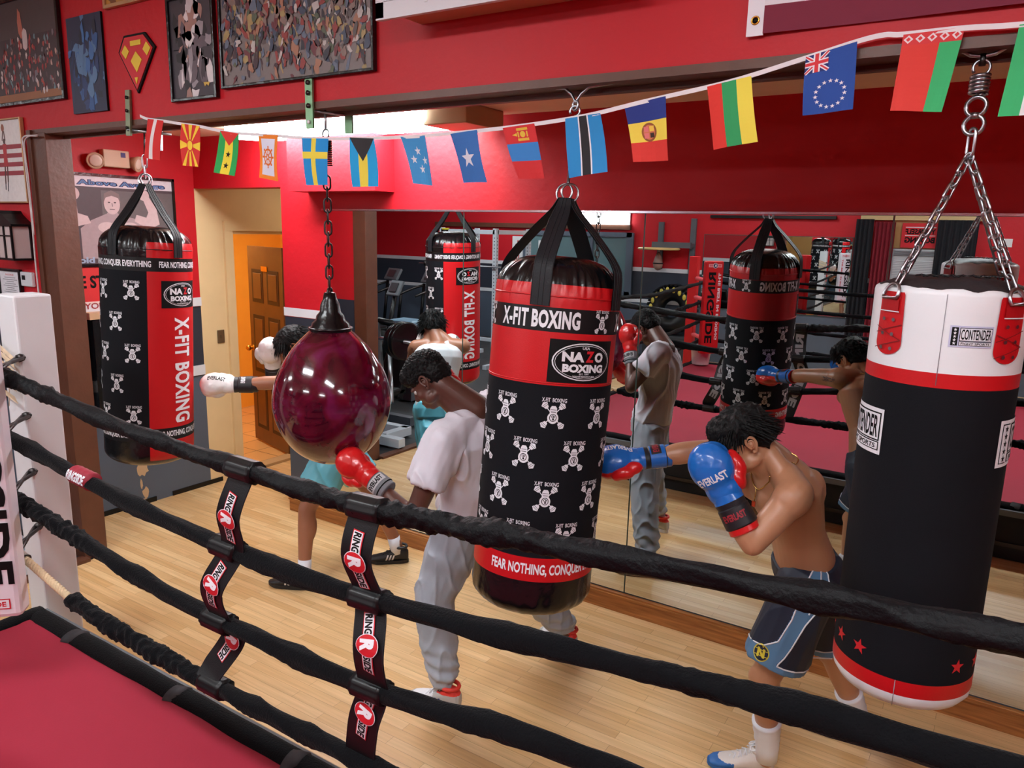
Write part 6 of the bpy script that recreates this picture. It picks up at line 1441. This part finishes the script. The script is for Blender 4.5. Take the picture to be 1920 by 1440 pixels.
for x in (-1.16, -.48, .35, 1.16): mb.box((x, .02, 0), (.14 if abs(x) > 1 else .05, .05, 1.20), GREY)
for z in (-.56, .56): mb.box((0, .02, z), (2.4, .05, .09), GREY)
mb.build('frame', t); mb = MB(); mb.box((0, .0, 0), (2.3, .02, 1.1), mat('bluish_glass', (96,124,130), .08)); mb.build('glass', t)
mb = MB(); mb.box((-7.9, YFAR+.04, 1.86), (.34, .01, .5), MATS['paper']); tag(mb.build('paper_notice'), 'pale blue-white notice behind the grey-framed glass', 'notice')
# white squat rack
t = empty('squat_rack', 'white steel squat rack with a barbell, in the mirror behind the ring', 'squat rack', (-7.6, -2.6, 0)); WS = mat('white_rack_steel', (206,216,226), .35)
for (x, y) in ((-.55, .18), (.55, .18), (-.55, -.85), (.55, -.85)):
    mb = MB(); mb.box((x, y, 1.16), (.07, .07, 2.32), WS)
    for k in range(34): mb.tube([(x-.036, y, .35+.055*k), (x+.036, y, .35+.055*k)], .010, PRINTK, 6); mb.tube([(x, y-.036, .35+.055*k), (x, y+.036, .35+.055*k)], .010, PRINTK, 6)
    mb.build('upright', t)
mb = MB()
for y in (.18, -.85): mb.box((0, y, 2.26), (1.1, .07, .07), WS)
for x in (-.55, .55): mb.box((x, -.33, 2.26), (.07, 1.0, .07), WS); mb.box((x, -.30, .045), (.08, 1.5, .07), WS)
mb.box((0, -.85, .3), (1.1, .06, .06), WS); mb.build('crossbar', t)
mb = MB(); mb.tube([(-1.0, .26, 1.70), (1.0, .26, 1.70)], .014, STEEL, 10)
for x in (-.85, -.80, .80, .85): mb.tube([(x, .26, 1.70), (x+.04, .26, 1.70)], .06 if abs(x) > .82 else .03, DSTEEL, 24)
mb.build('barbell', t)
YLW = mat('yellow_strap', (226,210,40), .6); TEAL = mat('teal_towel', (16,96,118), .9, bump=.3, bscale=80)
mb = MB(); mb.tube(catmull([(-8.05, -2.38, 2.28), (-8.02, -2.34, 1.95), (-8.06, -2.34, 1.6), (-8.04, -2.34, 1.3)], 6), .05, BLACKP, 10); mb.tube(catmull([(-8.0, -2.30, 1.75), (-8.03, -2.28, 1.6), (-7.98, -2.28, 1.38)], 5), .022, YLW, 8)
mb.tube([(-8.05, -2.38, 2.28), (-8.05, -2.38, 2.31)], .06, YLW, 10); tag(mb.build('suspension_strap'), 'black and yellow suspension straps hanging on the white rack, in the mirror', 'strap')
mb = MB(); mb.box((-6.62, -2.36, .80), (.40, .03, .62), TEAL, bev=.01); mb.box((-6.62, -2.30, .52), (.34, .03, .30), mat('navy_towel', (24,38,84), .9), bev=.01); tag(mb.build('towel'), 'teal towel over a navy one hanging by the rack, in the mirror', 'towel')
# tall cable machine seen left, plate-loaded press close to the wooden floor
t = empty('plate_loaded_press', 'black leg press with loaded weight plates beside the wooden floor, in the mirror', 'exercise machine', (-6.0, 1.1, 0))
mb = MB(); mb.box((.66, 1.10, .08), (.52, .10, .09), WS); mb.box((.62, .86, .08), (.10, .42, .09), WS); mb.box((.35, .68, .08), (.60, .09, .09), WS); mb.box((.30, 1.22, .08), (.62, .09, .09), WS); mb.box((-.3, .3, .07), (1.4, .10, .10), GF); mb.build('base_frame', t)
mb = MB(); mb.tube([(.15, .5, .10), (-.15, .30, 1.25)], .045, GREYP, 4); mb.tube([(-.45, .5, .10), (-.55, .30, 1.35)], .04, BLACKP, 4); mb.tube([(-.5, .3, 1.25), (.1, .3, 1.20)], .04, BLACKP, 4); mb.tube([(.2, .45, .3), (-.4, -.2, .8)], .03, STEEL, 8); mb.build('upright_frame', t)
for k, (x, rr) in enumerate(((.34, .225), (.29, .225), (.24, .21), (-.72, .225), (-.78, .20))):
    mb = MB(); ax = V((1, .25, 0)).normalized(); mb.lathe([(.03, -.02), (rr-.03, -.02), (rr-.015, -.026), (rr, -.015), (rr, .015), (rr-.015, .026), (rr-.03, .02), (.03, .02)], BLACKSH, 36, c=(x, .35, 1.02), axis=ax); mb.build('weight_plate', t)
mb = MB(); mb.tube([(-.95, .27, 1.02), (.52, .40, 1.02)], .022, STEEL, 12); mb.build('plate_bar', t)
mb = MB(); mb.box((-.25, -.15, .55), (.42, .12, .75), BLACK, rot=Matrix.Rotation(.5, 3, 'X'), bev=.03); mb.box((-.25, .12, .32), (.42, .45, .10), BLACK, bev=.03); mb.build('seat_pad', t)
def cardio(label, x, y, rz, kind):
    t = empty(kind, label, 'exercise machine', (x, y, 0), 'cardio machines by the dark wall'); t.rotation_euler = (0, 0, rz); mb = MB()
    if kind == 'treadmill':
        mb.box((0, 0, .12), (.62, 1.6, .14), BLACKP, bev=.03); mb.box((0, 0, .195), (.44, 1.35, .01), RUBBER); mb.build('deck', t); mb = MB()
        for s_ in (-1, 1): mb.tube([(s_*.31, .62, .15), (s_*.33, .74, 1.15)], .035, BLACKP, 8); mb.tube(catmull([(s_*.33, .74, 1.12), (s_*.33, .45, 1.05), (s_*.31, .15, .95)], 4), .025, DSTEEL, 8)
        mb.build('handrail', t)
    else:
        mb.box((0, 0, .05), (.12, 1.2, .08), BLACKP, bev=.02); mb.box((0, .5, .05), (.55, .10, .08), BLACKP); mb.box((0, -.55, .05), (.55, .10, .08), BLACKP)
        mb.tube([(-.07, .2, .35), (.07, .2, .35)], .27, BLACKSH, 30); mb.tube([(0, .3, .3), (0, .52, 1.2)], .04, BLACKP, 8); mb.tube([(0, -.2, .15), (0, -.35, .85)], .035, BLACKP, 8); mb.build('frame', t)
        mb = MB(); mb.sphere((0, -.38, .90), (.13, .17, .05), BLACK, 14); mb.build('saddle', t)
    mb = MB(); mb.box((0, .70 if kind == 'treadmill' else .52, 1.30), (.56 if kind == 'treadmill' else .30, .06, .28), GREYP, rot=Matrix.Rotation(-.5, 3, 'X'), bev=.02); mb.box((0, (.70 if kind == 'treadmill' else .52)-.035, 1.32), (.30 if kind == 'treadmill' else .18, .02, .16), mat('dull_screen', (70,66,70), .2), rot=Matrix.Rotation(-.5, 3, 'X')); mb.build('console', t)
cardio('black treadmill nearest the dark end wall, in the mirror', -11.4, -3.9, R(200), 'treadmill')
cardio('second black treadmill standing nearer the white rack, in the mirror', -10.2, -3.7, R(200), 'treadmill')
cardio('black exercise bike with a grey console, in the mirror left of the bag', -8.6, -1.1, R(190), 'exercise_bike')
cardio('black exercise bike half hidden by the tank-top boxer, in the mirror', -7.9, .1, R(160), 'exercise_bike')
t = empty('dumbbell_rack', 'black sloped dumbbell rack with silver-handled dumbbells, in the mirror', 'rack', (-9.2, .6, 0)); mb = MB()
for s_ in (-.75, .75): mb.box((s_, 0, .5), (.06, .45, 1.0), BLACKP, bev=.01)
for z in (.35, .70, 1.02): mb.box((0, 0, z), (1.5, .36, .05), BLACKP, rot=Matrix.Rotation(.35, 3, 'X'))
mb.build('rack_frame', t)
db = empty('dumbbell', 'black hexagonal dumbbell with a silver handle on the rack, in the mirror', 'dumbbell', (-9.2-.6, .6, 1.16), 'dumbbells on the rack')
mb = MB()
for s_ in (-1, 1): mb.lathe([(.02, s_*.065-.03), (.05, s_*.065-.03), (.055, s_*.065), (.05, s_*.065+.03), (.02, s_*.065+.03)], BLACKSH, 6, axis=V((0, 1, 0)), smooth=False)
hd = mb.build('weights', db); mb = MB(); mb.tube([(0, -.05, 0), (0, .05, 0)], .014, STEEL, 8); hn = mb.build('handle', db)
for k in range(1, 21):
    c = db.copy(); COL.objects.link(c); c.location = (-9.8+.2*(k % 7), .6, (1.16, .84, .49)[k//7])
    for q in (hd, hn): q2 = q.copy(); COL.objects.link(q2); q2.parent = c
mb = MB(); CB = mat('pale_blue_plastic', (110,150,176), .4); mb.box((-6.6, .3, .95), (.46, .34, .30), CB, bev=.04); mb.box((-6.6, .3, .78), (.50, .38, .05), GREYP); mb.box((-6.6, .3, .40), (.34, .3, .75), GREYP); tag(mb.build('water_cooler'), 'pale blue box on a grey stand by the weight plates, in the mirror', 'container')
mb = MB(); mb.torus((-6.25, .0, .86), .07, .014, mat('kettle_red', (176,40,34), .4), nrm=V((0, 1, 0))); mb.sphere((-6.25, .0, .76), (.09, .09, .07), MATS['kettle_red'], 16); mb.box((-6.25, 0, .35), (.16, .16, .69), BLACKP); tag(mb.build('kettlebell_stand'), 'small red kettlebell on a black stand, in the mirror', 'kettlebell')
# tractor tyre with battle rope leaning at the grey wall
t = empty('tractor_tyre', 'big black tyre with yellow-flecked rope leaning on the grey wall, in the mirror', 'tyre', (-5.0, YFAR+.35, 0)); mb = MB()
mb.torus((0, 0, .95), .30, .15, BLACKP, nrm=V((0, 1, .15)), n=40, k=14)
for k in range(36):
    a = 2*pi*k/36; mb.box((.44*cos(a), .0, .95+.44*sin(a)), (.03, .26, .05), BLACKP, rot=Matrix.Rotation(-a, 3, 'Y'))
mb.build('tread', t); mb = MB()
for k in range(9): a = .4+k*.33; mb.sphere((.36*cos(a), .16, .95+.36*sin(a)), (.035, .02, .055), mat('dull_yellow', (186,170,70), .6), 10)
mb.build('yellow_flecks', t)
mb = MB(); mb.box((-5.0, YFAR+.35, .24), (.9, .5, .48), RUBBER, bev=.02); tag(mb.build('storage_box'), 'dark storage box under the tyre by the grey wall', 'box')
# white steel feet on the rubber floor, seen directly left of the post
